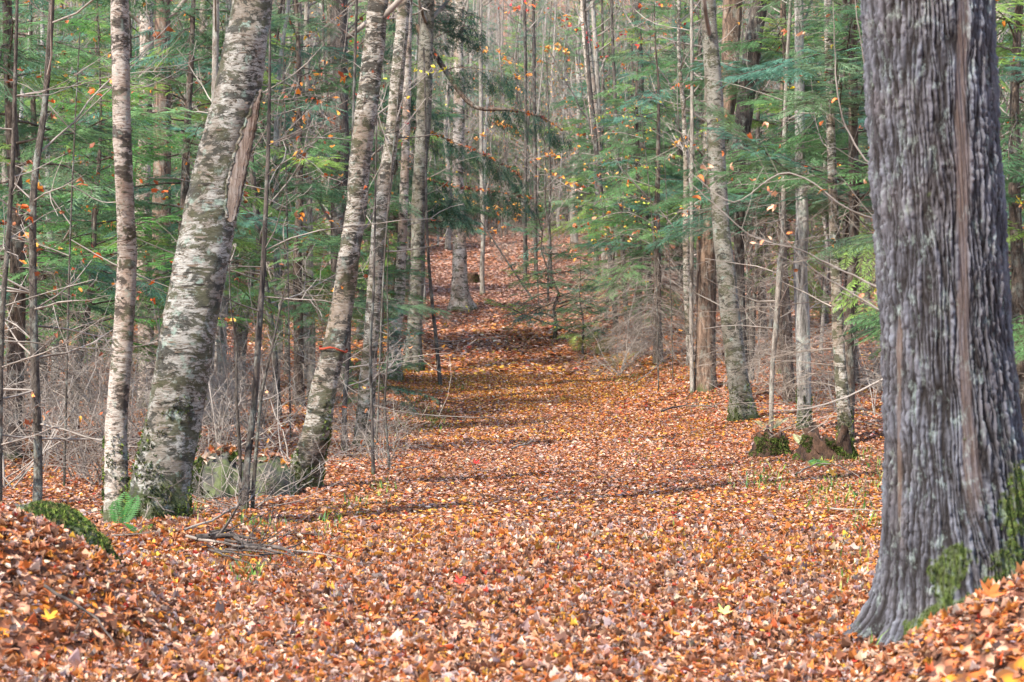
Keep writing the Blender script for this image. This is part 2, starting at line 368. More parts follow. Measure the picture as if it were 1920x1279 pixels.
# ------------------------------------------------------------------ trees: generators
R = random.Random(11)
def nv(v): v = np.asarray(v, float); return v / (np.linalg.norm(v) + 1e-9)
def grow(mb, p, d, L, r, depth, rng, up=.15, kids=5, wob=.25, spread=.9, sides=4, tips=None, kr=.6, start=.25, minr=.0022):
    n = max(3, int(L / .22)) if depth > 0 else 3
    n = min(n, 9); P = [np.array(p, float)]; D = nv(d)
    for i in range(n):
        D = nv(D + np.array([rng.gauss(0, wob), rng.gauss(0, wob), rng.gauss(0, wob) * .7 + up]) / math.sqrt(n))
        P.append(P[-1] + D * L / n)
    rr = np.linspace(r, max(minr, r * .25), n + 1)
    tube(mb, P, rr, sides if depth > 0 else 3)
    if tips is not None and depth <= 1: tips.append((P[-1], D)); tips.append((P[len(P) // 2], D))
    if depth <= 0: return
    for k in range(kids):
        t = start + (1 - start) * (k + rng.random()) / kids; f = t * n; i = min(int(f), n - 1); q = P[i] + (P[i + 1] - P[i]) * (f - i)
        D2 = nv(P[i + 1] - P[i]); side = nv(np.cross(D2, [rng.gauss(0, 1), rng.gauss(0, 1), rng.gauss(0, 1)]))
        grow(mb, q, D2 * (1 - spread * .5) + side * spread, L * (1 - t * .55) * rng.uniform(.35, .6), max(minr, rr[i] * kr), depth - 1, rng, up, max(2, kids - 1), wob, spread, sides - 1 if sides > 3 else 3, tips, kr, .15, minr)

def hang_leaves(mb, tips, rng, n, cols, smin=.04, smax=.072):
    T = leaf_templates(0, 6) if n < 260 and smin < .08 else leaf_templates(1, 6)
    for k in range(n):
        p, d = tips[rng.randrange(len(tips))]; s = rng.uniform(smin, smax); V, F = T[rng.randrange(6)]; V = V * [1, rng.uniform(.6, 1), 1.3]
        Rm = rotmats(np.array([rng.uniform(0, 6.28)]), np.array([rng.uniform(.2, 1.4)]), np.array([rng.uniform(0, 6.28)]), 0)[0]
        c = np.array(cols[rng.randrange(len(cols))]) * rng.uniform(.8, 1.1)
        mb.add((V @ Rm.T) * s + np.asarray(p) + [rng.gauss(0, .03), rng.gauss(0, .03), rng.gauss(0, .02)], None, F, c=c)
AUT = [lin(214, 132, 48), lin(190, 92, 40), lin(224, 160, 70), lin(160, 78, 42), lin(206, 146, 104), lin(150, 92, 58), lin(128, 72, 46)]
AUTY = [lin(226, 200, 60), lin(206, 200, 70), lin(232, 180, 60)]
AUTR = [lin(206, 60, 44), lin(222, 110, 60), lin(232, 150, 60), lin(190, 60, 70)]

def trunk(mb, Pr, sides=20, step=.12, flare=.5, seed=0, lump=.06, roots=5, c=None):
    """Pr rows: x,y,z,radius from the foot up. Rings lie level; the foot flares into roots and goes below ground."""
    r = np.random.RandomState(seed); S_ = spline(Pr, step); P = S_[:, :3]; Rr = S_[:, 3]
    h = P[:, 2] - P[0, 2]; a = np.arange(sides) / sides * 2 * math.pi; ph = r.uniform(0, 6.28, 6)
    fl = flare * np.exp(-h / (Rr[0] * 1.3 + .05))
    rt = (1 + .55 * np.cos(a[None] * roots + ph[0]) * np.exp(-h / (Rr[0] * 1.5 + .04))[:, None])
    lumps = lump * (np.sin(a[None] * 2 + ph[1] + h[:, None] * 1.3) + .7 * np.sin(a[None] * 3 + ph[2] - h[:, None] * 2.1)) + lump * .6 * r.normal(0, 1, (len(P), sides))
    rad = Rr[:, None] * (1 + fl[:, None] * rt + lumps)
    V = np.stack([P[:, 0, None] + rad * np.cos(a), P[:, 1, None] + rad * np.sin(a), np.repeat(P[:, 2, None], sides, 1)], -1)
    V[0, :, 2] -= .35
    i = np.arange(len(P) - 1)[:, None] * sides; k = np.arange(sides)[None]; k2 = (k + 1) % sides
    mb.add(V.reshape(-1, 3), np.stack([i + k, i + k2, i + sides + k2, i + sides + k], -1).reshape(-1, 4), c=c)
    return S_, rad

def spec_to_rows(pts, base, top_h, seed, depth_wob=.06):
    """photo rows (x, y, width) of a trunk -> metric rows relative to its foot, continued above the frame up to top_h"""
    bx, d, bz = base; rows = []; r = random.Random(seed); yo = 0
    for i, (x, y, wd) in enumerate(pts):
        q = P3(x, y, d); rad = wd / 3733. * d / 2; z = q[2] - bz if i else 0.
        yo += r.gauss(0, depth_wob) if i else 0
        rows.append([q[0] - bx if i else 0., yo, z, rad])
    while rows[-1][2] < top_h:
        a, b = rows[-2], rows[-1]; s = (b[0] - a[0]) / max(.2, b[2] - a[2]); s = max(-.25, min(.25, s)) * .75
        st = 1.2; rows.append([b[0] + s * st + r.gauss(0, .03), b[1] + r.gauss(0, .08), b[2] + st, max(.012, b[3] * .9)])
    return rows

def crown_on(mb, S_, seed, z0, n, L, depth=2, rel=.35, up=.3, kids=5, tips=None, wob=.3):
    r = random.Random(seed); zs = S_[:, 2]; top = zs[-1]
    for k in range(n):
        z = z0 + (top - z0) * (k + r.random()) / n; i = int(np.searchsorted(zs, z).clip(0, len(zs) - 1)); a = r.uniform(0, 6.28)
        f = 1 - .6 * (z - z0) / max(.1, top - z0)
        grow(mb, S_[i, :3], (math.cos(a), math.sin(a), r.uniform(.1, .9)), L * f * r.uniform(.7, 1.2), max(.005, S_[i, 3] * rel), depth, r, up, kids, wob, sides=5, tips=tips)

def bark_flakes(mb, S_, rad, seed, n, zmax, size=.026):
    """curled strips of peeling bark standing off the trunk"""
    r = np.random.RandomState(seed); sides = rad.shape[1]; zs = S_[:, 2]; top = int(np.searchsorted(zs, zmax).clip(2, len(zs) - 2))
    for k in range(n):
        i = r.randint(1, top); a0 = r.uniform(0, 6.28); j = int(a0 / 6.283 * sides) % sides; rr = rad[i, j]
        da = r.uniform(.1, .55); hh = r.uniform(.15, .6) * size; lift = r.uniform(.002, .016); z = zs[i] + r.uniform(-.05, .05)
        A = a0 + np.linspace(0, da, 4); o = np.array([-.004, .003, .4 * lift, lift])
        up = np.stack([S_[i, 0] + (rr + o) * np.cos(A), S_[i, 1] + (rr + o) * np.sin(A), np.full(4, z + hh)], -1)
        tp = hh * np.array([.9, .1, .0, .75]); dn = np.stack([S_[i, 0] + (rr + o * .8) * np.cos(A), S_[i, 1] + (rr + o * .8) * np.sin(A), z + tp + r.uniform(-.002, .002, 4)], -1)
        c = [lin(128, 116, 104), lin(96, 82, 70), lin(52, 47, 40), lin(112, 98, 84)][r.randint(4)]
        mb.add(np.concatenate([up, dn]), [(q, q + 1, q + 5, q + 4) for q in range(3)], c=c)

def moss_tufts(mb, pts, nrm, rng, size=.018, cols=None):
    cols = cols or [lin(84, 104, 42), lin(64, 82, 34), lin(112, 126, 56), lin(52, 64, 32), lin(104, 98, 60)]
    n = len(pts); pts = np.asarray(pts); nrm = np.asarray(nrm)
    for k in range(n):
        c = cols[rng.randint(len(cols))]; nn = nrm[k]; t = nv(np.cross(nn, rng.normal(0, 1, 3))); b = np.cross(nn, t); s = size * rng.uniform(.5, 1.4)
        v = []
        for q in range(3):
            a = q * 2.09 + rng.uniform(0, 1); dd = t * math.cos(a) + b * math.sin(a)
            v += [pts[k] + dd * s * .25 - nn * .004, pts[k] + nn * s * .2 + dd * s * .9 + rng.normal(0, s * .15, 3), pts[k] + nn * s * .8 + rng.normal(0, s * .2, 3)]
        mb.add(v, None, [(0, 1, 2), (3, 4, 5), (6, 7, 8)], c=np.array(c) * rng.uniform(.75, 1.15))

def foot_moss(mb, S_, rad, seed, n, zmax, a_from=0, a_to=6.28, size=.02):
    r = np.random.RandomState(seed); sides = rad.shape[1]; pts = []; nrm = []; zs = S_[:, 2]
    for k in range(n):
        z = zmax * r.rand()**1.6; i = min(int(np.searchsorted(zs, z)), len(zs) - 2); f = (z - zs[i - 1]) / max(1e-3, zs[i] - zs[i - 1]) if i > 0 else 0
        a = r.uniform(a_from, a_to); j = int((a % 6.283) / 6.283 * sides) % sides
        if vnoise(np.array([a * 2.2]), np.array([z * 6.]), seed)[0] < .38 + .25 * z / zmax: continue
        i0 = max(0, i - 1); rr = rad[i0, j] * (1 - f) + rad[i, j] * f; c = S_[i0, :3] * (1 - f) + S_[i, :3] * f
        nr = np.array([math.cos(a), math.sin(a), .15]); pts.append(c[:3] * [1, 1, 0] + [0, 0, z] + nr * [rr, rr, 0]); nrm.append(nv(nr))
    if pts: moss_tufts(mb, pts, nrm, r, size)

# ------------------------------------------------------------------ the big furrowed tree on the right
def big_tree():
    edge = [(0, 1612, 1862), (160, 1620, 1868), (320, 1632, 1879), (480, 1643, 1887), (640, 1652, 1895), (780, 1655, 1912), (880, 1656, 1930), (980, 1653, 1952), (1060, 1650, 1975), (1120, 1642, 2000), (1160, 1630, 2020), (1192, 1606, 2045), (1215, 1570, 2075)]
    d = 8.75; bx = (1800 - 960) / 3733 * d; bz = 0.
    e = np.array(edge[::-1], float); zz = CZ - (e[:, 0] - 640) / 3733 * d; xl = (e[:, 1] - 960) / 3733 * d - bx; xr = (e[:, 2] - 960) / 3733 * d - bx
    zz = np.concatenate([zz, [3.6, 4.6, 6, 8, 10.5, 13]]); m_ = (xl[-1] + xr[-1]) / 2; wd = (xr[-1] - xl[-1]) / 2
    ext = [(-.05, .97), (-.11, .93), (-.18, .86), (-.25, .76), (-.3, .6), (-.34, .4)]
    xl = np.concatenate([xl, [m_ + a - wd * b for a, b in ext]]); xr = np.concatenate([xr, [m_ + a + wd * b for a, b in ext]])
    zr = np.concatenate([np.arange(-.15, 3.1, .0065), np.arange(3.1, 13, .1)]); na = 520
    XL = np.interp(zr, zz, xl); XR = np.interp(zr, zz, xr)
    k = np.hanning(31); k /= k.sum(); pad = lambda a: np.convolve(np.pad(a, 15, 'edge'), k, 'valid'); XL, XR = pad(XL), pad(XR)
    cx = (XL + XR) / 2; rx = (XR - XL) / 2; ry = .5 * rx + .5 * np.interp(zr, [0, .3, 1, 3], [.36, .31, .29, .27])
    a = np.arange(na) / na * 2 * math.pi; A, Zg = np.meshgrid(a, zr); 
    rough = np.interp(zr, zz[::-1] if zz[0] > zz[-1] else zz, np.linspace(1, 1, len(zz)))
    Rm = .30; U = A; Vv = Zg / .36          # elongated plates between braided furrows
    nu = int(round(2 * math.pi * Rm / .023)); U = A / (2 * math.pi) * nu
    wx = (fbm(A * 3.0, Zg * 2.6, 5, 3) - .5) * 2.4 + (fbm(A * 14, Zg * 9, 15, 3) - .5) * 1.1; wx = wx * np.minimum(1, np.minimum(A, 2 * math.pi - A) * 2)
    U2 = U + wx; ui = np.floor(U2).astype(int); vi = np.floor(Vv).astype(int)
    def h(a_, b_, s): 
        a_ = a_ % nu; n_ = (a_ * 73856093 ^ b_ * 19349663 ^ s * 83492791) & 0xffffff; n_ = (n_ * 1103515245 + 12345) & 0x7fffffff; return ((n_ >> 8) & 0xffff) / 65535.
    f1 = np.full(A.shape, 9.); f2 = np.full(A.shape, 9.); cid = np.zeros(A.shape)
    for du in (-1, 0, 1):
        for dv in (-1, 0, 1):
            cu = ui + du; cv = vi + dv; px_ = cu + .5 + (h(cu, cv, 1) - .5) * .75; pv = cv + h(cu, cv, 2); dist = np.sqrt((U2 - px_)**2 + ((Vv - pv) * .62)**2)
            new = dist < f1; f2 = np.where(new, f1, np.minimum(f2, dist)); cid = np.where(new, h(cu, cv, 3), cid); f1 = np.minimum(f1, dist)
    ridge = np.clip((f2 - f1) / .55, 0, 1) ** .75
    knob = fbm(A * 34, Zg * 24, 8, 3); ridge0 = ridge; kb = np.abs(np.sin(math.pi * (Zg / .050 + 5 * cid + 1.6 * fbm(A * 12, Zg * 8, 91, 2)))) ** .5; ridge = ridge * (.84 + .16 * kb); ridge = ridge * (1 - .40 * sst(.52, .66, fbm(A * 11, Zg * 38, 19, 3)))
    disp = .023 * ridge + .022 * (knob - .5) * (.3 + .7 * ridge) + .006 * (fbm(A * 90, Zg * 60, 81, 2) - .5) + .006 * (cid - .5) + .02 * (fbm(A * 2.5, Zg * 1.5, 12, 3) - .5)
    # a long healed seam of smooth wood facing the camera, and broad root buttresses
    sx = np.interp(zr, [-.2, .3, .7, 1.3, 2.0, 3.2, 5, 13], [.02, .045, .034, .024, .030, .024, .02, .02]); zp = lambda y: CZ - (y - 640) / 3733 * d; seam_c = -np.arccos(np.clip(((np.interp(zr, [zp(950), zp(800), zp(640), zp(320), zp(200), zp(0)], [1796, 1786, 1778, 1778, 1774, 1783]) - 960) / 3733 * d - bx - cx) / rx, -.9, .9))
    da = np.abs(((A - seam_c[:, None] + math.pi) % (2 * math.pi)) - math.pi) * Rm
    seam = 1 - sst(.6, 1.2, da / (sx[:, None] + .016 * (fbm(Zg * 7, A * 0 + 3, 4) - .3)).clip(.008))
    seam = seam * sst(.45, .75, Zg)
    seam2_c = -np.arccos(np.clip(((1669 - 960) / 3733 * d - bx - cx) / rx, -.97, .97)); da2 = np.abs(((A - seam2_c[:, None] + math.pi) % (2 * math.pi)) - math.pi) * Rm
    seam2 = (1 - sst(.5, 1.1, da2 / (.008 + .022 * fbm(A * 8, Zg * 8, 41)))) * sst(.35, .6, Zg) * (1 - sst(1.3, 1.5, Zg))
    sm = np.maximum(seam, seam2)
    disp = disp * (1 - sm) + sm * (.004 + .012 * fbm(A * 70, Zg * 5, 6, 3))
    hfoot = np.exp(-np.clip(Zg, 0, 9) / .22); disp = disp + hfoot * .05 * np.cos(A * 4 + 1.2) 
    V = np.stack([cx[:, None] + (rx[:, None] - .022 + disp) * np.cos(A), (ry[:, None] + disp) * np.sin(A), Zg], -1)
    # colours: pale ridge tops, dark furrows, pinkish brown seam
    top = np.array(lin(108, 110, 118)); top2 = np.array(lin(82, 78, 82)); fur = np.array(lin(32, 27, 26)); sc = np.array(lin(98, 83, 76)); sc2 = np.array(lin(104, 88, 78))
    g = fbm(A * 5, Zg * 3, 21)[..., None]; colr = top * g + top2 * (1 - g); r_ = (np.clip((.6 * ridge0 + .4 * ridge - .18) / .64, 0, 1))[..., None]
    colr = fur * (1 - r_) + colr * r_ * (.88 + .24 * cid[..., None]); s3 = .6 * seam[..., None]; colr = colr * (1 - s3) + sc * s3 * (.75 + .5 * fbm(A * 60, Zg * 3, 33)[..., None])
    s4 = .6 * seam2[..., None]; colr = colr * (1 - s4) + sc2 * s4
    # moss: a thin living skin on the bark at the foot and up the right flank
    PX = 960 + (V[..., 0] + bx) / (d + V[..., 1]) * 3733; PY = 640 - (V[..., 2] - CZ) / (d + V[..., 1]) * 3733
    m1 = 1.3 * np.exp(-((PX - 1795) / 50)**2 - ((PY - 1055) / 85)**2); m2 = .95 * sst(1835, 1925, PX) * sst(740, 900, PY)
    m3 = np.clip(1 - np.abs((PX - 1700) * .62 + (PY - 1195)) / 46, 0, 1) * 1.3 * (PX > 1695) * (PY > 1080); m4 = .8 * np.clip(1 - np.abs(PY - 1120) / 40, 0, 1) * (PX > 1760)
    nz_ = fbm(PX * .016, PY * .011, 5, 4); nf_ = fbm(PX * .12, PY * .12, 6, 3)
    mask = sst(-.03, .07, nz_ + .30 * (nf_ - .5) - (.88 - .52 * np.minimum(1.15, np.maximum(np.maximum(m1, m2), np.maximum(m3, m4))))) * (V[..., 1] < .1)
    mask = mask * (.35 + .65 * sst(.2, .7, fbm(A * 40, Zg * 34, 61, 3) + .3 * ridge - .1))
    mc = np.array(lin(58, 74, 32)) * nf_[..., None] + np.array(lin(92, 104, 48)) * (1 - nf_[..., None]); mk = np.clip(mask, 0, 1)[..., None]
    colr = colr * (1 - mk) + mc * mk; nrm_ = np.stack([np.cos(A), np.sin(A), A * 0], -1); V = V + nrm_ * mk * (.002 + .004 * fbm(A * 60, Zg * 50, 62, 2)[..., None])
    mb = MB(); nz = len(zr); i = np.arange(nz - 1)[:, None] * na; kk = np.arange(na)[None]; k2 = (kk + 1) % na
    mb.add(V.reshape(-1, 3), np.stack([i + kk, i + k2, i + na + k2, i + na + kk], -1).reshape(-1, 4), c=colr.reshape(-1, 3))
    root = empty('maple_tree', (bx, d, bz), 'huge near maple trunk with deep furrowed bark, a smooth seam and mossy foot', 'tree')
    mb.build('trunk', M['bigbark'], root)
    # moss cushions: at the foot and up the right flank
    r = np.random.RandomState(4); ok = np.argwhere((mask > .55) & (Zg > -.1)); ok = ok[r.choice(len(ok), min(6000, len(ok)), False)]
    pts = V[ok[:, 0], ok[:, 1]]; nrm = nrm_[ok[:, 0], ok[:, 1]] + [0, 0, .2]; nrm = nrm / np.linalg.norm(nrm, axis=1)[:, None]
    mo = MB(); moss_tufts(mo, pts, nrm, r, .0046, [lin(88, 112, 40), lin(72, 94, 36), lin(112, 126, 54), lin(58, 74, 32), lin(108, 102, 62)])
    mo.build('moss', M['mossmat'], root)
    S_ = np.array([[(XL[i] + XR[i]) / 2, 0, zr[i], rx[i]] for i in range(0, nz, 6)]); cb = MB()
    S2 = S_[S_[:, 2] > 4.2]; crown_on(cb, S2, 77, 4.3, 16, 4.6, 3, .38, .3, 5); cb.build('crown', M['twig2'], root)
big_tree()

# ------------------------------------------------------------------ named trunks of the photograph
def make_tree(name, mat, pts, label, cat='tree', top=11, sides=18, flare=.5, crown=14, cl=2.6, moss=0, flakes=0, low=0, lowcols=None, group=None, base=None, step=.12, lump=.05, crz=None, roots=5):
    seed = int(pts[0][0] * 7 + pts[0][1]); b = base or at(pts[0][0], pts[0][1])
    rows = spec_to_rows(pts, b, top, seed); root = empty(name, b, label, cat, group)
    mb = MB(); S_, rad = trunk(mb, rows, sides, step, flare, seed, lump, roots); n0 = sum(len(q) for q in mb.q)
    if flakes: bark_flakes(mb, S_, rad, seed, flakes, CZ + 640 / 3733 * b[1] - b[2])
    to = mb.build('trunk', M[mat], root)
    if flakes:
        to.data.materials.append(M['leaf']); n1 = len(to.data.polygons); mi = np.zeros(n1, np.int32); mi[n0:] = 1; to.data.polygons.foreach_set('material_index', mi)
    if crown:
        cb = MB(); z0 = crz if crz else CZ + 560 / 3733 * b[1] - b[2]; z0 = min(z0, top - 2); crown_on(cb, S_, seed + 1, z0, crown, cl, 2)
        if low:
            tips = []; r = random.Random(seed + 5)
            for k in range(low):
                z = r.uniform(.12, .95) * z0; i = int(np.searchsorted(S_[:, 2], z).clip(0, len(S_) - 1)); a = r.uniform(0, 6.28)
                grow(cb, S_[i, :3], (math.cos(a), math.sin(a), r.uniform(-.1, .5)), r.uniform(.4, 1.5), max(.004, min(.011, S_[i, 3] * .3)), 2 if r.random() < .5 else 1, r, .05, 4, .35, tips=tips)
        cb.build('crown', M['twig2'], root)
        if low and lowcols:
            lb = MB(); hang_leaves(lb, tips, random.Random(seed), max(6, low * 2), lowcols); lb.build('leaves', M['leaf'], root)
    if moss: mo = MB(); foot_moss(mo, S_, rad, seed, moss, .55 if moss < 900 else .8, size=.02); mo.n and mo.build('moss', M['mossmat'], root)
    return root, S_, rad, b

# left side
bigb, bS, brad, bb = make_tree('birch_tree', 'birch_old', [(298, 968, 100), (302, 890, 104), (323, 780, 103), (348, 640, 100), (372, 480, 100), (400, 320, 97), (436, 165, 88), (454, 60, 82), (462, 0, 78)],
    'thick leaning old birch with dark peeling bands and a long pale scar', top=13, sides=40, step=.05, crown=16, cl=3.2, moss=1500, flakes=420, lump=.03, flare=.22)
# pale scar of bare wood on its right flank
sc = MB(); z0, z1 = CZ + 225 / 3733 * bb[1] - bb[2], CZ + 478 / 3733 * bb[1] - bb[2]; nn = 46
rowz = np.linspace(z0, z1, nn); PP = []
for i, z in enumerate(rowz):
    t = (z - z0) / (z1 - z0); j = int(np.searchsorted(bS[:, 2], z)); c = bS[j]; 
    half = (.06 + .50 * math.sin(math.pi * t ** .8) ** .6) * (1 + .05 * math.sin(t * 11) + .05 * math.sin(t * 67)) ; mid = -.52 + .22 * t
    A = mid + np.linspace(-1, 1, 15) * half; bul = -.002 + .006 * (1 - np.linspace(-1, 1, 15) ** 4) + .012 * np.exp(-((np.linspace(-1, 1, 15) - .25) / .12) ** 2) * -1
    rr = brad[j][(A / 6.283 * brad.shape[1]).astype(int) % brad.shape[1]].mean() + bul + .004
    PP.append(np.stack([c[0] + rr * np.cos(A), c[1] + rr * np.sin(A), np.full(15, z)], -1))
PP = np.array(PP); i = (np.arange(nn - 1)[:, None] * 15 + np.arange(14)[None]).ravel()
sc.add(PP.reshape(-1, 3), np.stack([i, i + 1, i + 16, i + 15], -1)); o = sc.build('bare_wood_scar', M['scar'], bigb); o['label'] = 'smooth pale bare wood where the bark is gone'
lip = MB()
for e_ in (0, 14): 
    for kk_ in range(2): tube(lip, PP[1:-1, e_] + np.random.RandomState(e_ + kk_).normal(0, .0035, (nn - 2, 3)), np.full(nn - 2, .009 - .004 * kk_) * (1 + .5 * np.random.RandomState(e_ + 7).rand(nn - 2)), 6)
lip.build('bark_lip', M['birch_old'], o)
co_ = MB(); CP = PP[3:-2, 10:12] * 1.0; CP = np.concatenate([CP, CP[:, 1:] ], 1); CP[:, :, :2] += (CP[:, :, :2] - bS[np.searchsorted(bS[:, 2], CP[:, 0, 2])][:, None, :2]) * .035; n2 = len(CP); i = (np.arange(n2 - 1)[:, None] * 3 + np.arange(2)[None]).ravel()
co_.add(CP.reshape(-1, 3), np.stack([i, i + 1, i + 4, i + 3], -1)); co_.build('scar_seam', M['rotten'], o)
make_tree('birch_tree', 'birch_tan', [(220, 968, 44), (213, 900, 42), (207, 800, 40), (218, 640, 38), (224, 500, 38), (229, 400, 35), (228, 250, 35), (222, 100, 35), (222, 0, 34)],
    'slender upright birch with pinkish cream bark beside the thick leaning birch', top=11, sides=28, step=.06, flakes=240, moss=500, lump=.04, flare=.25)
_, cS, crad, cb_ = make_tree('birch_tree', 'birch', [(568, 917, 56), (582, 860, 54), (600, 800, 50), (612, 720, 48), (628, 655, 45), (643, 560, 44), (655, 480, 42), (668, 400, 40), (677, 300, 40), (692, 180, 40), (704, 80, 38), (710, 0, 36)],
    'leaning birch with a mossy foot and an orange tape band round it', top=12, sides=30, step=.06, flakes=420, moss=1100, lump=.05, flare=.25)
j = int(np.searchsorted(cS[:, 2], CZ - 17 / 3733 * cb_[1] - cb_[2])); c = cS[j]; A = np.linspace(0, 2 * math.pi, 41)
tb = MB(); rr = crad[j - 1:j + 2].max() + .004
wv = .012 * np.sin(A * 3); tb.add(np.concatenate([np.stack([c[0] + rr * np.cos(A), c[1] + rr * np.sin(A), c[2] + .009 + wv + np.random.RandomState(1).normal(0, .0025, 41) - .12 * (c[0] + rr * np.cos(A) - c[0])], -1), np.stack([c[0] + rr * np.cos(A), c[1] + rr * np.sin(A), c[2] - .008 + wv + np.random.RandomState(2).normal(0, .0025, 41) - .12 * (rr * np.cos(A))], -1)]), [(q, q + 1, q + 42, q + 41) for q in range(40)])
sfd = tb.build('marker_tape', M['tape'], loc=cb_); tag(sfd, 'orange flagging tape tied round the leaning birch with a mossy foot', 'tape')
sm_ = sfd.modifiers.new('thick', 'SOLIDIFY'); sm_.thickness = .002
make_tree('birch_tree', 'birch', [(683, 842, 38), (690, 720, 32), (697, 640, 28), (705, 520, 26), (715, 400, 28), (735, 260, 26), (748, 130, 26), (758, 0, 24)],
    'white birch leaning right just behind the birch with the orange tape', flakes=220, moss=300, low=5, lowcols=AUT, sides=24, step=.08, flare=.3)
make_tree('birch_tree', 'birch_tan', [(735, 712, 32), (740, 640, 24), (748, 560, 20), (752, 480, 18), (757, 380, 17), (761, 250, 16), (765, 0, 15)],
    'tan birch, left of the two side by side at the left trail edge', flakes=80, moss=200, low=6, lowcols=AUT)
hemb, hS, hrad, hb = make_tree('birch_tree', 'yellow_birch', [(771, 696, 36), (776, 640, 28), (780, 560, 26), (783, 490, 26), (785, 380, 27), (790, 300, 26), (795, 200, 28), (800, 60, 26), (802, 0, 26)],
    'grey rough barked birch, right one of the pair at the left trail edge', flakes=120, moss=400, low=6, lowcols=AUT)
make_tree('birch_tree', 'birch_tan', [(865, 583, 36), (862, 540, 27), (862, 480, 26), (860, 420, 24), (858, 330, 22), (861, 200, 20), (860, 100, 18), (862, 0, 18)],
    'birch with a dark flared foot standing where the trail climbs the hill', moss=200, low=6, top=13, flakes=50, flare=.7)
make_tree('bare_tree', 'palebark', [(905, 553, 10), (904, 500, 9), (906, 430, 8), (903, 300, 8), (901, 0, 7)], 'thin pale trunk just right of the mossy stump up the trail', low=10, lowcols=AUT, flare=.3, sides=10)
make_tree('bare_tree', 'dark', [(985, 528, 8), (984, 400, 7), (986, 250, 6), (984, 0, 6)], 'thin dark trunk, left one of two on the slope above the trail', low=10, sides=8, flare=.3)
make_tree('bare_tree', 'dark', [(1005, 525, 8), (1004, 400, 7), (1002, 200, 7), (1000, 0, 6)], 'thin dark trunk, right one of two on the slope above the trail', low=10, sides=8, flare=.3)
make_tree('sapling', 'dark', [(826, 724, 8), (818, 640, 7), (806, 520, 6), (800, 410, 5), (798, 300, 4), (797, 200, 3)], 'thin dark sapling pole leaning left at the left edge of the trail', 'sapling', top=6, low=7, lowcols=AUTY, sides=8, flare=.2, crown=5, cl=.9, lump=.03)
make_tree('dead_sapling', 'dark', [(1001, 565, 5), (945, 482, 4), (908, 425, 3), (880, 390, 2)], 'thin dead sapling leaning hard to the left over the trail end', 'sapling', top=.1, crown=0, sides=6, flare=.1)
make_tree('sapling', 'sapling', [(70, 948, 18), (66, 850, 17), (62, 700, 16), (55, 520, 14), (60, 350, 13), (72, 200, 12), (85, 60, 12), (90, 0, 11)], 'slim brown trunk left of the slender birch, twigs on both sides', 'sapling', top=8, low=22, lowcols=AUT, sides=14, flare=.2, crz=2.5)
make_tree('sapling', 'sapling', [(-2, 955, 12), (5, 640, 11), (14, 450, 10), (24, 300, 9), (35, 100, 7), (38, 0, 6)], 'thin sapling stem at the extreme left edge behind the mossy rock', 'sapling', top=7, low=22, lowcols=AUT, sides=10, flare=.2)
make_tree('sapling', 'dark', [(458, 962, 15), (461, 860, 13), (470, 760, 13), (480, 640, 12), (488, 500, 10), (494, 380, 8), (498, 240, 7), (499, 100, 5), (498, 0, 4)], 'tall dark sapling with several twisted side branches beside the boulder', 'sapling', top=6.5, low=18, lowcols=AUT, sides=12, flare=.2, crown=6, cl=1.2)
make_tree('sapling', 'sapling', [(472, 960, 8), (480, 850, 7), (493, 740, 6), (512, 650, 5), (530, 560, 3), (540, 520, 2)], 'thin grey sapling leaning right out of the dark sapling clump', 'sapling', top=1, low=8, sides=8, flare=.1, crown=3, cl=.5)
make_tree('sapling', 'sapling', [(450, 958, 6), (452, 850, 6), (449, 740, 5), (446, 640, 4), (440, 560, 3), (438, 420, 2)], 'thin straight sapling on the left of the dark sapling clump', 'sapling', top=1, low=7, sides=8, flare=.1, crown=3, cl=.5)
make_tree('birch_tree', 'birch_tan', [(276, 765, 30), (273, 600, 29), (268, 480, 28), (268, 380, 27), (272, 250, 26), (278, 0, 24)], 'pinkish trunk seen between the slender and the thick birch', low=5)
make_tree('maple_tree', 'brown', [(306, 752, 36), (306, 600, 34), (308, 450, 34), (310, 300, 32), (312, 0, 30)], 'dark brown trunk half hidden behind the thick leaning birch', low=3)
make_tree('maple_tree', 'dark', [(640, 735, 34), (640, 500, 34), (637, 200, 34), (635, 0, 34)], 'dark trunk behind the birch with the orange tape', low=3)
make_tree('bare_tree', 'palebark', [(392, 800, 15), (394, 700, 15), (397, 620, 14), (402, 400, 13), (405, 200, 12), (408, 0, 12)], 'pale narrow trunk just right of the thick leaning birch', low=10, lowcols=AUT, sides=12)
make_tree('bare_tree', 'grey', [(419, 792, 18), (416, 640, 17), (424, 500, 15), (428, 200, 14), (430, 0, 13)], 'mossy grey trunk standing beside the pale narrow trunk', low=8, sides=12, moss=250)
make_tree('bare_tree', 'palebark', [(583, 748, 14), (585, 640, 13), (582, 540, 12), (580, 420, 11), (577, 250, 10), (574, 0, 9)], 'pale trunk between the boulder and the leaning birch, farther back', low=10, lowcols=AUT, sides=12)
make_tree('bare_tree', 'dark', [(537, 705, 9), (537, 560, 8), (534, 400, 7), (530, 100, 6)], 'thin dark trunk behind the boulder', low=10, sides=8)
make_tree('sapling', 'dark', [(700, 892, 7), (697, 780, 6), (695, 650, 6), (700, 560, 5), (702, 450, 4), (704, 300, 3)], 'thin dark sapling in front of the white birch leaning right', 'sapling', top=4, low=8, lowcols=AUT, sides=8, flare=.2, crown=4, cl=.6)
make_tree('sapling', 'sapling', [(731, 885, 5), (722, 760, 4), (728, 650, 3), (727, 540, 2), (730, 450, 2)], 'wispy grey sapling at the left trail edge', 'sapling', top=1, low=9, lowcols=AUT, sides=6, flare=.2, crown=3, cl=.5)
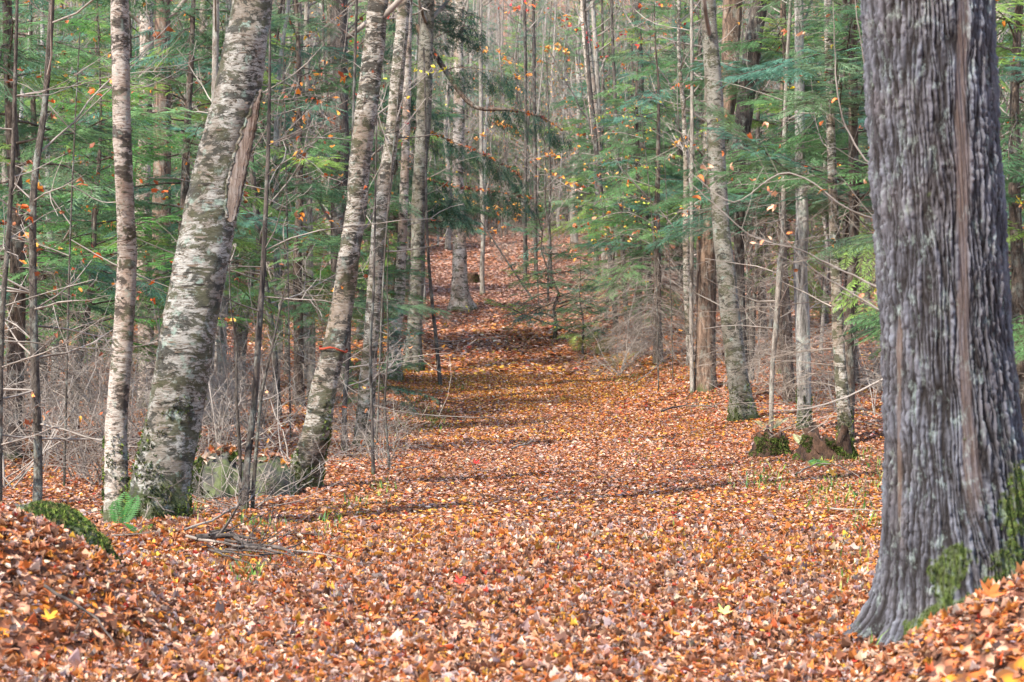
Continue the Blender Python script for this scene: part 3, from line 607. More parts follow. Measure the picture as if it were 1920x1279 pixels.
make_tree('bare_tree', 'dark', [(646, 850, 12), (645, 760, 10), (650, 650, 8), (655, 500, 7), (658, 300, 6)], 'short dark stem between the two leaning birches', low=6, sides=10)
# right side
make_tree('yellow_birch', 'yellow_birch', [(1396, 789, 44), (1388, 740, 40), (1381, 700, 38), (1370, 600, 38), (1360, 500, 36), (1353, 430, 33), (1346, 300, 32), (1342, 180, 32), (1333, 60, 29), (1330, 0, 28)],
    'grey banded birch leaning left with a mossy foot on the right bank', top=13, sides=30, step=.08, flakes=260, moss=800, lump=.03, flare=.3)
make_tree('maple_tree', 'brown', [(1322, 732, 38), (1324, 600, 37), (1327, 430, 32), (1336, 340, 30), (1352, 260, 31), (1366, 180, 33), (1371, 90, 34), (1375, 0, 34)],
    'brown shaggy barked trunk left of the grey banded birch', top=13, sides=24, low=6, flare=.35, lump=.07)
make_tree('maple_tree', 'dark', [(1393, 748, 20), (1390, 640, 19), (1386, 500, 19), (1384, 400, 22), (1387, 300, 26), (1398, 200, 30), (1412, 80, 32), (1425, 0, 32)],
    'dark trunk leaning right behind the grey banded birch', top=13, sides=20, low=5, flare=.2, lump=.06)
make_tree('sapling', 'palebark', [(1298, 738, 9), (1297, 600, 8), (1297, 430, 8), (1297, 200, 7), (1296, 0, 6)], 'straight thin pole just left of the brown shaggy trunk', 'sapling', low=8, lowcols=AUT, sides=10, flare=.2, top=9)
make_tree('maple_tree', 'grey', [(1508, 805, 26), (1506, 700, 27), (1505, 600, 26), (1500, 500, 26), (1503, 420, 24), (1500, 300, 20), (1497, 150, 18), (1495, 0, 16)],
    'grey blotched trunk with mossy foot behind the larger stump', moss=600, sides=20, low=6, flare=.12, lump=.04)
make_tree('birch_tree', 'birch', [(1587, 834, 26), (1580, 740, 24), (1573, 640, 22), (1570, 520, 22), (1565, 430, 20), (1561, 300, 17), (1556, 100, 15), (1553, 0, 14)],
    'slim white birch right of the larger stump, nearest the big trunk', moss=400, flakes=80, sides=20, low=6, lowcols=AUT, flare=.3)
make_tree('sapling', 'palebark', [(1446, 815, 9), (1448, 700, 9), (1455, 600, 10), (1460, 500, 11), (1467, 440, 9), (1470, 300, 8), (1475, 150, 7)], 'crooked pale sapling growing out of the small mossy stump', 'sapling', low=14, sides=10, flare=.1)
make_tree('bare_tree', 'dark', [(1408, 716, 10), (1412, 600, 9), (1419, 450, 8), (1420, 300, 7), (1422, 0, 6)], 'dark slim trunk just right of the grey banded birch', low=14, sides=10)
make_tree('bare_tree', 'brown', [(1461, 703, 14), (1462, 600, 13), (1463, 450, 12), (1465, 200, 10)], 'brown slim trunk left of the grey blotched trunk', low=16, sides=10)
make_tree('bare_tree', 'dark', [(1478, 700, 7), (1477, 450, 6), (1480, 200, 5)], 'thin dark pole touching the brown slim trunk', low=10, sides=8)
make_tree('bare_tree', 'dark', [(1155, 613, 9), (1148, 540, 9), (1138, 430, 9), (1128, 370, 9), (1115, 250, 9), (1105, 150, 8), (1095, 0, 7)], 'dark thin trunk leaning left, one of two right of the trail', low=12, lowcols=AUT, sides=10)
make_tree('bare_tree', 'dark', [(1176, 611, 9), (1170, 540, 8), (1166, 430, 8), (1160, 330, 7), (1150, 100, 6)], 'dark thin trunk, right one of two right of the trail', low=12, sides=10)
make_tree('birch_tree', 'birch_tan', [(1150, 575, 16), (1140, 430, 15), (1126, 330, 16), (1112, 200, 17), (1100, 80, 17), (1095, 0, 16)], 'tan trunk leaning left up the slope behind two dark thin trunks', low=10, top=15)
make_tree('bare_tree', 'dark', [(1217, 570, 14), (1205, 300, 14), (1200, 150, 14), (1195, 0, 13)], 'dark trunk rising behind the hemlock thicket right of the trail', low=10, top=15)
make_tree('birch_tree', 'birch', [(1300, 540, 12), (1290, 200, 11), (1280, 90, 11), (1270, 0, 11)], 'thin bright white birch above the hemlock thicket', low=4, top=15)
make_tree('sapling', 'sapling', [(1914, 775, 14), (1916, 500, 12), (1912, 300, 10), (1915, 0, 9)], 'sapling at the right edge behind the huge trunk', 'sapling', low=14, lowcols=AUT, sides=10)

# ------------------------------------------------------------------ conifers
GREENS = [lin(90, 126, 82), lin(102, 142, 90), lin(118, 156, 102), lin(92, 134, 108), lin(140, 172, 88), lin(100, 144, 124), lin(118, 146, 108), lin(78, 110, 78)]
def spray_template(seed, L=.27):
    r = random.Random(seed); V = []; F = []
    n = 11
    for i in range(n):
        t = (i + .5) / n; x = L * t; zc = -.10 * L * t * t
        for s in (-1, 1):
            if r.random() < .14: continue
            l = L * .46 * (1 - t) ** .65 * r.uniform(.75, 1.15) + .02; an = RAD(r.uniform(36, 70)); w = .0048
            dx, dy = math.cos(an), math.sin(an) * s; z1 = zc - l * r.uniform(.1, .3); k = len(V)
            V += [(x, 0, zc), (x + dx * l * .5 - dy * w, dy * l * .5 + dx * w, (zc + z1) / 2 + .004), (x + dx * l, dy * l, z1), (x + dx * l * .5 + dy * w, dy * l * .5 - dx * w, (zc + z1) / 2 + .004)]
            F.append((k, k + 1, k + 2, k + 3))
    k = len(V); V += [(0, -.002, 0), (L * 1.02, 0, -.11 * L), (0, .002, 0), (L * .5, .004, -.02 * L)]; F.append((k, k + 1, k + 3, k + 2))
    return np.array(V), np.array(F)
SPR = [spray_template(k) for k in range(6)]
def add_spray(mb, p, d, droop, s, rng, col):
    """a flat spray leaving p along d, blades near level"""
    X = nv([d[0], d[1], d[2] - droop]); Yv = nv(np.cross([rng.gauss(0, .25), rng.gauss(0, .25), 1], X)); Zv = np.cross(X, Yv)
    V, F = SPR[rng.randrange(6)]; Mx = np.stack([X, Yv, Zv], 0)
    mb.add((V * s) @ Mx + p, F, c=np.array(col) * rng.uniform(.75, 1.2))
def needle_branch(wood, fol, p, d, L, r, rng, droop=.35, cover=.15, dens=10.5, ss=1., tint=None):
    n = 7; P = [np.array(p, float)]; D = nv(d)
    for i in range(n):
        D = nv(D + np.array([rng.gauss(0, .13), rng.gauss(0, .13), -droop / n + rng.gauss(0, .09)])); P.append(P[-1] + D * L / n)
    tube(wood, P, np.linspace(r, .003, n + 1), 4); P = np.array(P); base = tint or GREENS[rng.randrange(len(GREENS))]
    m = int(dens * L) + 3
    for k in range(m):
        t = cover + (1 - cover) * (k + rng.random() * .6) / m; f = t * n; i = min(int(f), n - 1); q = P[i] + (P[i + 1] - P[i]) * (f - i); dd = nv(P[i + 1] - P[i])
        sd = nv(np.cross(dd, [0, 0, 1])) * (1 if k % 2 else -1); l = L * .42 * (1 - t) ** .7 + .12
        a = RAD(rng.uniform(35, 60)); dr = dd * math.cos(a) + sd * math.sin(a) + np.array([0, 0, rng.uniform(-.35, .2)])
        # side shoot with sprays of its own
        ns = max(1, int(l / .15))
        if l > .22: tube(wood, [q, q + dr * l * .6, q + dr * l], [.003, .002, .0015], 3)
        for j in range(ns):
            qq = q + dr * l * j / ns
            add_spray(fol, qq, nv(dr + (dd * .5 if j % 2 else -dd * .1) + sd * rng.uniform(-.2, .4)), rng.uniform(.0, .25), ss * rng.uniform(.65, 1.1), rng, base)
    add_spray(fol, P[-2], nv(P[-1] - P[-2]), .1, ss, rng, base)
def dead_branch(mb, p, d, L, r, rng, droop=.4, kids=9):
    n = 6; P = [np.array(p, float)]; D = nv(d)
    for i in range(n):
        D = nv(D + np.array([rng.gauss(0, .10), rng.gauss(0, .10), -droop / n + rng.gauss(0, .06)])); P.append(P[-1] + D * L / n)
    tube(mb, P, np.linspace(r, .002, n + 1), 4); P = np.array(P)
    for k in range(kids):
        t = rng.uniform(.15, 1); f = t * n; i = min(int(f), n - 1); q = P[i] + (P[i + 1] - P[i]) * (f - i); dd = nv(P[i + 1] - P[i])
        s = nv(np.cross(dd, [0, 0, 1])) * rng.choice((-1, 1)); dr = nv(dd * .8 + s * rng.uniform(.4, 1) + np.array([0, 0, rng.uniform(-.3, .25)])); l = L * rng.uniform(.15, .42)
        tube(mb, [q, q + dr * l * .5 + [0, 0, rng.gauss(0, .03)], q + dr * l + [0, 0, -.08 * l]], [.003, .0022, .0014], 3)
        for m_ in range(2):
            q2 = q + dr * l * rng.uniform(.3, .8); e = nv(dr + np.array([rng.gauss(0, .6), rng.gauss(0, .6), rng.gauss(0, .3)])); tube(mb, [q2, q2 + e * l * .5], [.0018, .0012], 3)
def conifer(seed, H, z0, Lmax, nb, nd, r0, ss=1., dlen=1., tint=None, zd0=.25, droopd=.45):
    rng = random.Random(seed); tr = MB(); wood = MB(); fol = MB(); dead = MB()
    rows = [[0, 0, 0, r0]]; x = y = 0
    for k in range(1, 9):
        x += rng.gauss(0, .05); y += rng.gauss(0, .05); rows.append([x, y, H * k / 8, max(.008, r0 * (1 - k / 8.3))])
    S_, _ = trunk(tr, rows, 12, .3, .35, seed, .05)
    def pt(z): i = int(np.searchsorted(S_[:, 2], z).clip(0, len(S_) - 1)); return S_[i, :3] * [1, 1, 0] + [0, 0, z]
    for k in range(nb):
        z = z0 + (H * .99 - z0) * ((k + rng.random()) / nb) ** 1.15; t = (z - z0) / (H - z0); a = k * 2.4 + rng.gauss(0, .5)
        if rng.random() < .15: continue
        L = Lmax * (1 - t) ** .75 * rng.uniform(.5, 1.15) + .2
        needle_branch(wood, fol, pt(z), (math.cos(a), math.sin(a), rng.uniform(-.25, .55)), L, .005 + .005 * L, rng, ss=ss, tint=tint)
    for k in range(nd):
        z = zd0 + (z0 * 1.25 - zd0) * rng.random(); a = rng.uniform(0, 6.28)
        dead_branch(dead, pt(z), (math.cos(a), math.sin(a), rng.uniform(-.2, .25)), dlen * rng.uniform(.5, 1.5), .007, rng, droopd)
    out = [('trunk', tr.mesh('trunk', M['pine'])), ('branches', wood.mesh('branches', M['pine'])), ('crown', fol.mesh('crown', M['needle'], False))]
    vv = np.concatenate(fol.v); lb = MB(); hang_leaves(lb, [(vv[rng.randrange(len(vv))], None) for _ in range(120)], rng, 110, AUT + AUTY[:1], .045, .08)
    if H > 3: out.append(('leaves', lb.mesh('leaves', M['leaf'])))
    if nd: out.append(('dead_branches', dead.mesh('dead_branches', M['twig'])))
    return out
def place(parts, name, loc, label, cat, group=None, rz=0, sc=1):
    root = empty(name, loc, label, cat, group, rz, sc)
    for n_, me in parts: o = bpy.data.objects.new(n_, me); COL.objects.link(o); o.parent = root
    return root
CON = {
 'tall': conifer(1, 9.5, 1.7, 2.3, 84, 44, .10), 'tall2': conifer(2, 8.5, 1.5, 2.1, 84, 50, .09), 'high': conifer(3, 11, 3.0, 2.4, 80, 70, .10, dlen=1.2),
 'young': conifer(4, 4.2, .9, 1.5, 44, 12, .05, ss=.85), 'young2': conifer(5, 5.5, 1.3, 1.7, 50, 20, .06, ss=.9, tint=lin(96, 146, 76)), 'low': conifer(6, 1.5, .12, .9, 30, 0, .025, ss=.6),
 'skirt': conifer(7, 8.5, 2.0, 2.2, 48, 85, .11, dlen=2.0, zd0=.5, droopd=.9)}
def on(px, d, dz=0): x = (px - 960) / 3733 * d; return (x, d, gz(x, d) + dz)
near = [ # kind, photo column, distance, scale, turn, label
 ('tall', 20, 21, 1., .3, 'large hemlock at the left edge behind the mossy rock'), ('young2', 140, 25, 1., 1.2, 'bright green young hemlock between the brown stem and the slender birch'),
 ('tall2', 345, 27, 1., 2.2, 'hemlock standing behind the thick leaning birch'), ('tall', 560, 32, .95, 4., 'hemlock behind the boulder, between the thick birch and the taped birch'),
 ('high', 450, 36, 1., 1., 'tall hemlock farther back behind the boulder'), ('tall2', 80, 33, 1.05, 5., 'hemlock behind the bright young one at the left'),
 ('tall', 240, 40, 1.1, 3.3, 'hemlock far behind the slender birch'), ('young2', 650, 40, .9, .5, 'bright young hemlock beside the white birch leaning right'),
 ('tall2', 630, 48, 1.1, .1, 'hemlock deep in the woods left of the trail pair'), ('young', 722, 29.5, .55, 2.6, 'small young hemlock at the left trail edge'),
 ('high', 735, 47, .95, 3.9, 'dark hemlock overhanging the trail from the left'), ('young', 30, 44, 1.2, 2., 'small hemlock far back at the left edge'),
 ('skirt', 1235, 43, .95, .9, 'hemlock with a wide skirt of dead grey branches right of the trail'), ('skirt', 1195, 50, 1., 3.7, 'hemlock with dead drooping skirt, behind the first one right of the trail'),
 ('young2', 1135, 54, .9, 2., 'bright hemlock at the right trail edge where the trail climbs'), ('tall', 1190, 62, 1., 4.8, 'hemlock on the slope right of the trail end'),
 ('high', 1480, 33, .95, .8, 'bright hemlock above the two stumps'), ('high', 1585, 24, .9, 4.4, 'green hemlock close behind the huge trunk, left of it'), ('high', 1600, 36, 1., 1.9, 'hemlock behind the slim white birch'),
 ('high', 1430, 49, 1.1, .4, 'hemlock deep in the woods behind the grey banded birch'), ('tall2', 1935, 18, .9, 2.9, 'hemlock at the right edge behind the huge trunk'), ('high', 1545, 52, 1., 5.2, 'tall hemlock deep in the woods right of the stumps'),
 ('low', 1033, 51, 2.1, .5, 'low bushy evergreen sapling on the right edge of the upper trail'), ('young', 1092, 47, .6, 3.6, 'small feathery evergreen at the right trail edge'),
 ('high', 1320, 56, 1.1, 2.5, 'hemlock behind the brown shaggy trunk'), ('tall', 320, 54, 1.1, 4.1, 'tall hemlock far back at the left of the woods'), ('tall', 500, 62, 1.1, 1.1, 'hemlock far back between the thick birch and the taped birch')]
for k_, px, d, s, rz, lb in near: place(CON[k_], 'hemlock_tree' if k_ != 'low' else 'evergreen_sapling', on(px, d, -.02), lb, 'conifer', None, rz, s)
# the long dark bough over the trail
def bough():
    d = hb[1] + .5; b = on(772, d); root = empty('hemlock_tree', b, 'old hemlock whose long dark bough hangs over the trail', 'conifer'); wood = MB(); fol = MB(); rng = random.Random(3); tr = MB()
    S_, _ = trunk(tr, [[0, 0, 0, .09], [.05, 0, 2, .08], [.15, 0, 5, .07], [.2, 0, 8, .05], [.2, 0, 11, .02]], 14, .2, .3, 3)
    tr.build('trunk', M['dark'], root)
    L = lambda pts, dz=0: np.array([P3(x, y, d + q) - np.array(b) for x, y, q in pts])
    main = spline(L([(782, 50, 0), (800, 80, -.1), (828, 122, -.2), (858, 168, -.3), (882, 195, -.4), (905, 205, -.45), (945, 206, -.5), (990, 212, -.55), (1030, 228, -.6), (1055, 245, -.6)]), .06)
    tube(wood, main, np.linspace(.075, .014, len(main)), 8)
    dk = [lin(62, 92, 72), lin(54, 80, 68), lin(80, 102, 70)]
    def side(pts, r): 
        c = spline(L(pts), .05); tube(wood, c, np.linspace(r, .003, len(c)), 5); return c
    arms = [main[int(len(main) * .62):], side([(835, 135, -.2), (850, 128, -.3), (880, 128, -.4), (930, 135, -.5), (965, 150, -.5)], .014), side([(800, 80, -.1), (840, 60, .1), (880, 55, .3), (905, 70, .4)], .012),
            side([(765, 30, 0), (830, 20, .4), (880, 30, .5)], .02), side([(785, 150, 0), (760, 175, .3), (770, 200, .4), (830, 205, .4)], .01),
            side([(775, 240, 0), (820, 255, -.2), (870, 275, -.3), (930, 300, -.5), (985, 335, -.6)], .02), side([(770, 300, 0), (740, 330, -.4), (690, 340, -.8)], .012), side([(780, 330, 0), (850, 350, -.3), (930, 360, -.5), (1000, 372, -.6)], .014),
            side([(770, 130, 0), (720, 160, -.5), (660, 200, -.8), (620, 230, -.9)], .014), side([(775, 380, 0), (830, 380, .3), (880, 400, .6)], .01), side([(765, 60, 0), (700, 80, -.6), (640, 120, -.9)], .014)]
    for a in arms:
        for k in range(0, len(a), 1):
            if rng.random() < .05: continue
            i = min(k, len(a) - 2); dd = nv(a[i + 1] - a[i]); s = nv(np.cross(dd, [0, 0, 1])) * rng.choice((-1, 1))
            for q in range(5): add_spray(fol, a[k] + np.array([rng.gauss(0, .09), rng.gauss(0, .2), rng.uniform(-.38, .04)]), nv(dd * .6 + s * rng.uniform(.2, 1)), rng.uniform(.3, 2.2), rng.uniform(.6, 1.2), rng, dk[rng.randrange(3)])
    for k in range(16):
        a = rng.uniform(0, 6.28); needle_branch(wood, fol, S_[min(len(S_) - 1, int(len(S_) * rng.uniform(.62, .98))), :3], (math.cos(a), math.sin(a), .2), rng.uniform(.8, 1.6), .012, rng, tint=dk[0])
    wood.build('branches', M['brown'], root); fol.build('crown', M['needle'], root, smooth=False)
    lf = MB(); hang_leaves(lf, [(p, None) for a in (arms[0], arms[5], arms[7]) for p in a], rng, 200, AUT + [lin(150, 90, 80), lin(120, 66, 60)], .07, .11); o = lf.build('caught_leaves', M['leaf'], root); o['label'] = 'fallen brown and orange leaves caught on the boughs'
bough()

# ------------------------------------------------------------------ bare background trees, shrubs, far woods
def hardwood(seed, H, r0, z0, nb, L, mat, depth=3, kids=4):
    rng = random.Random(seed); tr = MB(); cr = MB(); rows = [[0, 0, 0, r0]]; x = y = 0; sx = rng.gauss(0, .05)
    for k in range(1, 9):
        x += rng.gauss(sx, .10); y += rng.gauss(0, .10); rows.append([x, y, H * k / 8, max(.01, r0 * (1 - k / 9))])
    S_, _ = trunk(tr, rows, 9, .4, .3, seed, .05); tips = []
    crown_on(cr, S_, seed, z0, nb, L, depth, .35, .25, kids, tips, .3)
    return [('trunk', tr.mesh('trunk', mat)), ('crown', cr.mesh('crown', M['twig2']))], tips
HW = []
for k, (H, r0, z0, nb, L, mt) in enumerate([(9, .05, 1.2, 26, 1.8, 'dark'), (11, .08, 1.8, 26, 2.3, 'sapling'), (7, .035, .7, 24, 1.4, 'sapling'), (13, .12, 2.6, 26, 2.8, 'palebark'), (10, .06, 1.4, 28, 2.0, 'grey'), (12, .10, 2.2, 24, 2.4, 'birch'), (8, .04, .9, 26, 1.6, 'palebark')]):
    parts, tips = hardwood(40 + k, H, r0, z0, nb, L, M[mt], 2, 5)
    HW.append(parts)
    lb = MB(); hang_leaves(lb, [t for t in tips if t[0][2] < 8] or tips, random.Random(k), 90, [AUT, AUTY + AUT, AUTR + AUT][k % 3], .06, .10); HW.append(parts + [('leaves', lb.mesh('leaves', M['leaf']))])
KN = ['slim dark bare tree', 'brown bare tree', 'small understorey tree', 'pale grey bare tree', 'grey lichened tree', 'white barked birch', 'thin pale bare pole']
rb = random.Random(21); cnt = 0; placed = []
ZONES = [(95, 'behind the stem at the left edge'), (200, 'left of the slender birch'), (300, 'between slender and thick birch'), (440, 'behind the thick leaning birch'), (560, 'behind the boulder'), (680, 'behind the taped birch'), (830, 'behind trailside birch pair'),
 (960, 'above trail end, left'), (1080, 'above trail end, right'), (1210, 'behind the dark thin trunks'), (1310, 'behind the grey skirt'), (1420, 'behind the grey banded birch'), (1530, 'behind the grey blotched trunk'), (1680, 'behind the slim white birch'), (9999, 'right of the huge trunk')]
def zone(px): return next(t for a, t in ZONES if px < a)
def depth(d): return 'near' if d < 24 else 'fairly close' if d < 31 else 'close' if d < 39 else 'midway' if d < 56 else 'well back' if d < 82 else 'far upslope'
def free(x, d, gap): return all((x - a)**2 + (d - b)**2 > gap * gap for a, b in placed)
while cnt < 235:
    u = rb.random(); d = 26 + 90 * u ** .8; px = rb.uniform(-30, 1950); x = (px - 960) / 3733 * d
    if 1660 < px < 1850: continue
    if abs(x - float(xc(d))) < (3.0 if d < 60 else 1.7 if d < 78 else .0) or not free(x, d, .9): continue
    if 690 < px < 1290 and d < 48: continue
    placed.append((x, d)); cnt += 1
    k = rb.randrange(len(HW)); nm = KN[k // 2]; lv = k % 2
    side = 'on the hillside beyond the trail' if d > 70 else ('in the woods left of the trail' if x < 0 else 'in the woods right of the trail')
    nm = nm.replace(' tree', ' tree'); place(HW[k], 'birch_tree' if k // 2 == 5 else 'bare_tree', on(px, d, -.03), f"{nm} {'with leaves ' if lv else ''}{depth(d)} {zone(px)}", 'tree', f"{nm}s {side}", rb.uniform(0, 6.28), rb.uniform(.8, 1.25))
rb = random.Random(31)
for k in range(64):
    d = 84 + 34 * rb.random(); px = rb.uniform(780, 1150); x = (px - 960) / 3733 * d
    if not free(x, d, .35): continue
    placed.append((x, d)); q = rb.choice((0, 1, 4, 5, 7, 8, 9, 12, 13)); side = 'on the hillside beyond the trail'
    place(HW[q], 'bare_tree', on(px, d, -.03), f"{KN[q // 2]} {'with leaves ' if q % 2 else ''}{depth(d)} {zone(px)}", 'tree', f"{KN[q // 2]}s {side}", rb.uniform(0, 6.28), rb.uniform(.7, 1.15))
for k in range(30):
    d = 90 + 45 * rb.random(); px = rb.uniform(800, 1150); k_ = rb.choice(['tall', 'young2', 'young', 'tall2'])
    place(CON[k_], 'hemlock_tree', on(px, d, -.03), f"{ {'tall': 'broad', 'tall2': 'bushy', 'young2': 'yellowish', 'high': 'tall', 'young': 'small'}[k_]} distant hemlock {depth(d)} {zone(px)}", 'conifer', 'distant hemlocks uphill beyond the trail', rb.uniform(0, 6.28), rb.uniform(.8, 1.3))
rb = random.Random(8)
for k in range(118):
    d = 52 + 70 * rb.random(); px = rb.uniform(-20, 1940); x = (px - 960) / 3733 * d
    if 1660 < px < 1860 or abs(x - float(xc(d))) < 3.2 and d < 90 or 850 < px < 1090 and d < 88: continue
    k_ = rb.choice(['tall', 'tall2', 'young2', 'high', 'young']); side = 'left of the trail' if x < xc(d) else 'right of the trail'
    place(CON[k_], 'hemlock_tree', on(px, d, -.03), f"{ {'tall': 'broad', 'tall2': 'bushy', 'young2': 'yellowish', 'high': 'tall', 'young': 'small'}[k_]} distant hemlock {depth(d)} {zone(px)}", 'conifer', 'distant hemlocks uphill ' + side, rb.uniform(0, 6.28), rb.uniform(.9, 1.4))

# leafless shrubs that make the grey thicket
def shrub(seed, H, n, spread):
    rng = random.Random(seed); mb_ = MB(); tips = []
    for k in range(n):
        a = rng.uniform(0, 6.28); t = rng.uniform(.1, spread)
        grow(mb_, (rng.gauss(0, .06), rng.gauss(0, .06), -.03), (math.cos(a) * t, math.sin(a) * t, 1), H * rng.uniform(.6, 1.1), rng.uniform(.005, .011), 2, rng, -.02, 6, .45, 1., 4, tips, .55, .2, .0016)
    return mb_, tips
SH = []
for k, (H, n, s) in enumerate([(1.5, 8, 1.2), (1.1, 10, 1.6), (2.0, 7, .9), (.9, 9, 2.0), (1.6, 9, 1.0)]):
    a, tp = shrub(60 + k, H, n, s); SH.append(a.mesh('twigs', M['twig'] if k % 2 else M['twig2']))
spots = []
for k in range(46): spots.append((rb.uniform(-30, 420), rb.uniform(16.5, 34), 'left'))
for k in range(14): spots.append((rb.uniform(420, 740), rb.uniform(20, 36), 'left'))
for k in range(20): spots.append((rb.uniform(1400, 1660), rb.uniform(29, 44), 'right'))
for k in range(12): spots.append((rb.uniform(1120, 1300), rb.uniform(41, 52), 'right'))
for k in range(4): spots.append((rb.uniform(1890, 1960), rb.uniform(14, 24), 'right'))
for k in range(46): spots.append((rb.uniform(790, 1140), rb.uniform(84, 112), 'right'))
for k in range(10): spots.append((rb.uniform(920, 1110), rb.uniform(62, 84), 'right'))
for px, d, sd_ in spots:
    x, y, z = on(px, d); q = rb.randrange(5); o = bpy.data.objects.new('bare_shrub', SH[q]); COL.objects.link(o); o.location = (x, y, z); o.rotation_euler = (0, 0, rb.uniform(0, 6.28)); s = rb.uniform(.7, 1.25); o.scale = (s, s, s)
    tag(o, f"{['arching grey', 'low tangled', 'tall thin stemmed', 'flat sprawling', 'upright grey'][q]} leafless shrub {depth(d)} {zone(px)}", 'shrub', f'leafless shrubs of the thicket on the {sd_} side of the trail')

# far woods: one mass of trunks and twigs closing the view up the hill
def far_woods():
    rng = random.Random(5); mb_ = MB(); T = []
    for k in range(5):
        m_ = MB(); H = rng.uniform(9, 14); rows = [[0, 0, -.3, .09], [rng.gauss(0, .2), 0, H * .5, .07], [rng.gauss(0, .4), 0, H, .02]]; S_ = spline(rows, .8); tube(m_, S_[:, :3], S_[:, 3], 5)
        crown_on(m_, S_, k, 1.5, 30, 2.6, 1, .35, .3, 7); T.append((np.concatenate(m_.v), np.concatenate(m_.q)))
    cs = [lin(128, 118, 110), lin(150, 142, 134), lin(98, 90, 84)]
    for k in range(520):
        d = 108 + 150 * rng.random() ** 1.1; px = rng.uniform(-120, 2040); x = (px - 960) / 3733 * d; V, F = T[rng.randrange(5)]; a = rng.uniform(0, 6.28); s = rng.uniform(.8, 1.3)
        Rz = np.array([[math.cos(a), -math.sin(a), 0], [math.sin(a), math.cos(a), 0], [0, 0, 1]]); mb_.add((V * s) @ Rz.T + [x, d, gz(x, d)], F, c=cs[k % 3])
    m = N('far_bark'); a_ = m.n('Attribute', attribute_name='tint'); m.color(a_.outputs['Color'], .9)
    tag(mb_.build('far_woods', m.m), 'far bare woodland covering the hillside above the trail', 'woods', kind='stuff')
    cm = MB(); V0 = []
    me = dict(CON['tall'])['crown']; v = np.empty(len(me.vertices) * 3, np.float32); me.vertices.foreach_get('co', v); v = v.reshape(-1, 3); idx = np.arange(len(v) // 4)
    sel = idx[rs.rand(len(idx)) < .10]; vv = v.reshape(-1, 4, 3)[sel]; c0 = vv.mean(1, keepdims=True); vv = c0 + (vv - c0) * 2.6; nq = len(vv)
    Q = np.arange(nq * 4).reshape(-1, 4)
    for k in range(150):
        d = 110 + 140 * rng.random(); px = rng.uniform(-80, 2000); x = (px - 960) / 3733 * d; s = rng.uniform(.9, 1.5); a = rng.uniform(0, 6.28)
        Rz = np.array([[math.cos(a), -math.sin(a), 0], [math.sin(a), math.cos(a), 0], [0, 0, 1]]); cm.add((vv.reshape(-1, 3) * s) @ Rz.T + [x, d, gz(x, d)], Q, c=np.array(GREENS[k % 8]))
    tag(cm.build('far_evergreen_woods', M['needle'], smooth=False), 'far evergreen treetops mixed in the hillside woodland', 'woods', kind='stuff')
far_woods()

# ------------------------------------------------------------------ twigs with autumn leaves hanging in front
def leafy_sapling(name, stem, d, arms, leaves, cols, label, ns, base=None, r=.012, smin=.06, smax=.1):
    b = base or on(stem[0][0], d); root = empty(name, b, label, 'sapling'); w_ = MB(); rng = random.Random(int(stem[0][0]))
    st = spline(np.array([P3(x, y, d) - b if k else np.array([0, 0, -.05]) for k, (x, y) in enumerate(stem)]), .1); tube(w_, st, np.linspace(r, r * .4, len(st)), 7); w_.build('stem', M['sapling'], root)
    br = MB(); tips = []
    for a in arms:
        c = spline(np.array([P3(x, y, d + (q[0] if q else 0)) - b for x, y, *q in a]), .05); c = c + np.cumsum(np.random.RandomState(int(a[0][1])).normal(0, .0025, c.shape), 0)
        tube(br, c, np.linspace(r * .5, .002, len(c)), 5)
        for k in range(3, len(c), 4):
            dd = nv(c[min(k + 1, len(c) - 1)] - c[k - 1]); grow(br, c[k], dd + np.array([rng.gauss(0, .5), rng.gauss(0, .5), rng.gauss(0, .4)]), rng.uniform(.1, .4), .002, 1, rng, .05, 3, .4, sides=3, tips=tips, minr=.0012)
        tips.append((c[-1], None))
    br.build('branches', M['twig2'], root)
    lb = MB(); 
    if ns: hang_leaves(lb, tips, rng, ns, cols, smin, smax)
    allp = np.array([P3(x, y, d) - b for a in arms for x, y, *q in spline(np.array([p_[:2] for p_ in a], float) if 1 else 0, 20)])
    tw_ = MB()
    for (x, y) in leaves:
        t_ = P3(x, y, d) - b; q_ = allp[np.argmin(((allp - t_)**2).sum(1))]; tube(tw_, [q_, (q_ + t_) / 2 + [0, .01, .015], t_], [.002, .0015, .001], 3); hang_leaves(lb, [(t_, None)], rng, 1, cols, smax * .7, smax)
    if tw_.n: tw_.build('twigs', M['twig2'], root)
    if lb.n: lb.build('leaves', M['leaf'], root)
leafy_sapling('sapling', [(1712, 1150), (1700, 700), (1690, 300), (1680, -100)], 10.2, [[(1700, 560), (1600, 520), (1500, 470), (1400, 440), (1290, 350)], [(1702, 690), (1600, 735), (1500, 768), (1440, 772)], [(1695, 420), (1600, 400), (1480, 330), (1380, 380), (1300, 330)], [(1698, 620), (1620, 560), (1530, 500), (1470, 440)], [(1690, 250), (1640, 180), (1610, 60), (1600, -40)], [(1692, 330), (1620, 300), (1570, 180), (1560, 0)]],
    [(1349, 295), (1327, 312), (1366, 325), (1316, 330), (1455, 375), (1447, 368), (1412, 240), (1402, 262), (1500, 72), (1478, 42), (1620, 340), (1545, 365)], [lin(226, 176, 140), lin(232, 150, 110), lin(226, 130, 70)], 'leafy twigs reaching left from behind the huge near trunk', 16, smin=.035, smax=.062)
leafy_sapling('sapling', [(705, 862), (720, 500), (745, 200), (760, 60)], 21, [[(742, 230), (760, 170), (790, 138), (835, 130)], [(735, 300), (690, 150), (665, 120)]], [(776, 128), (792, 136), (805, 130), (815, 126), (826, 130), (835, 128), (812, 136)], [lin(216, 214, 60), lin(232, 206, 70)], 'thin sapling with a few bright yellow leaves beside the white birch', 3, smin=.05, smax=.075)
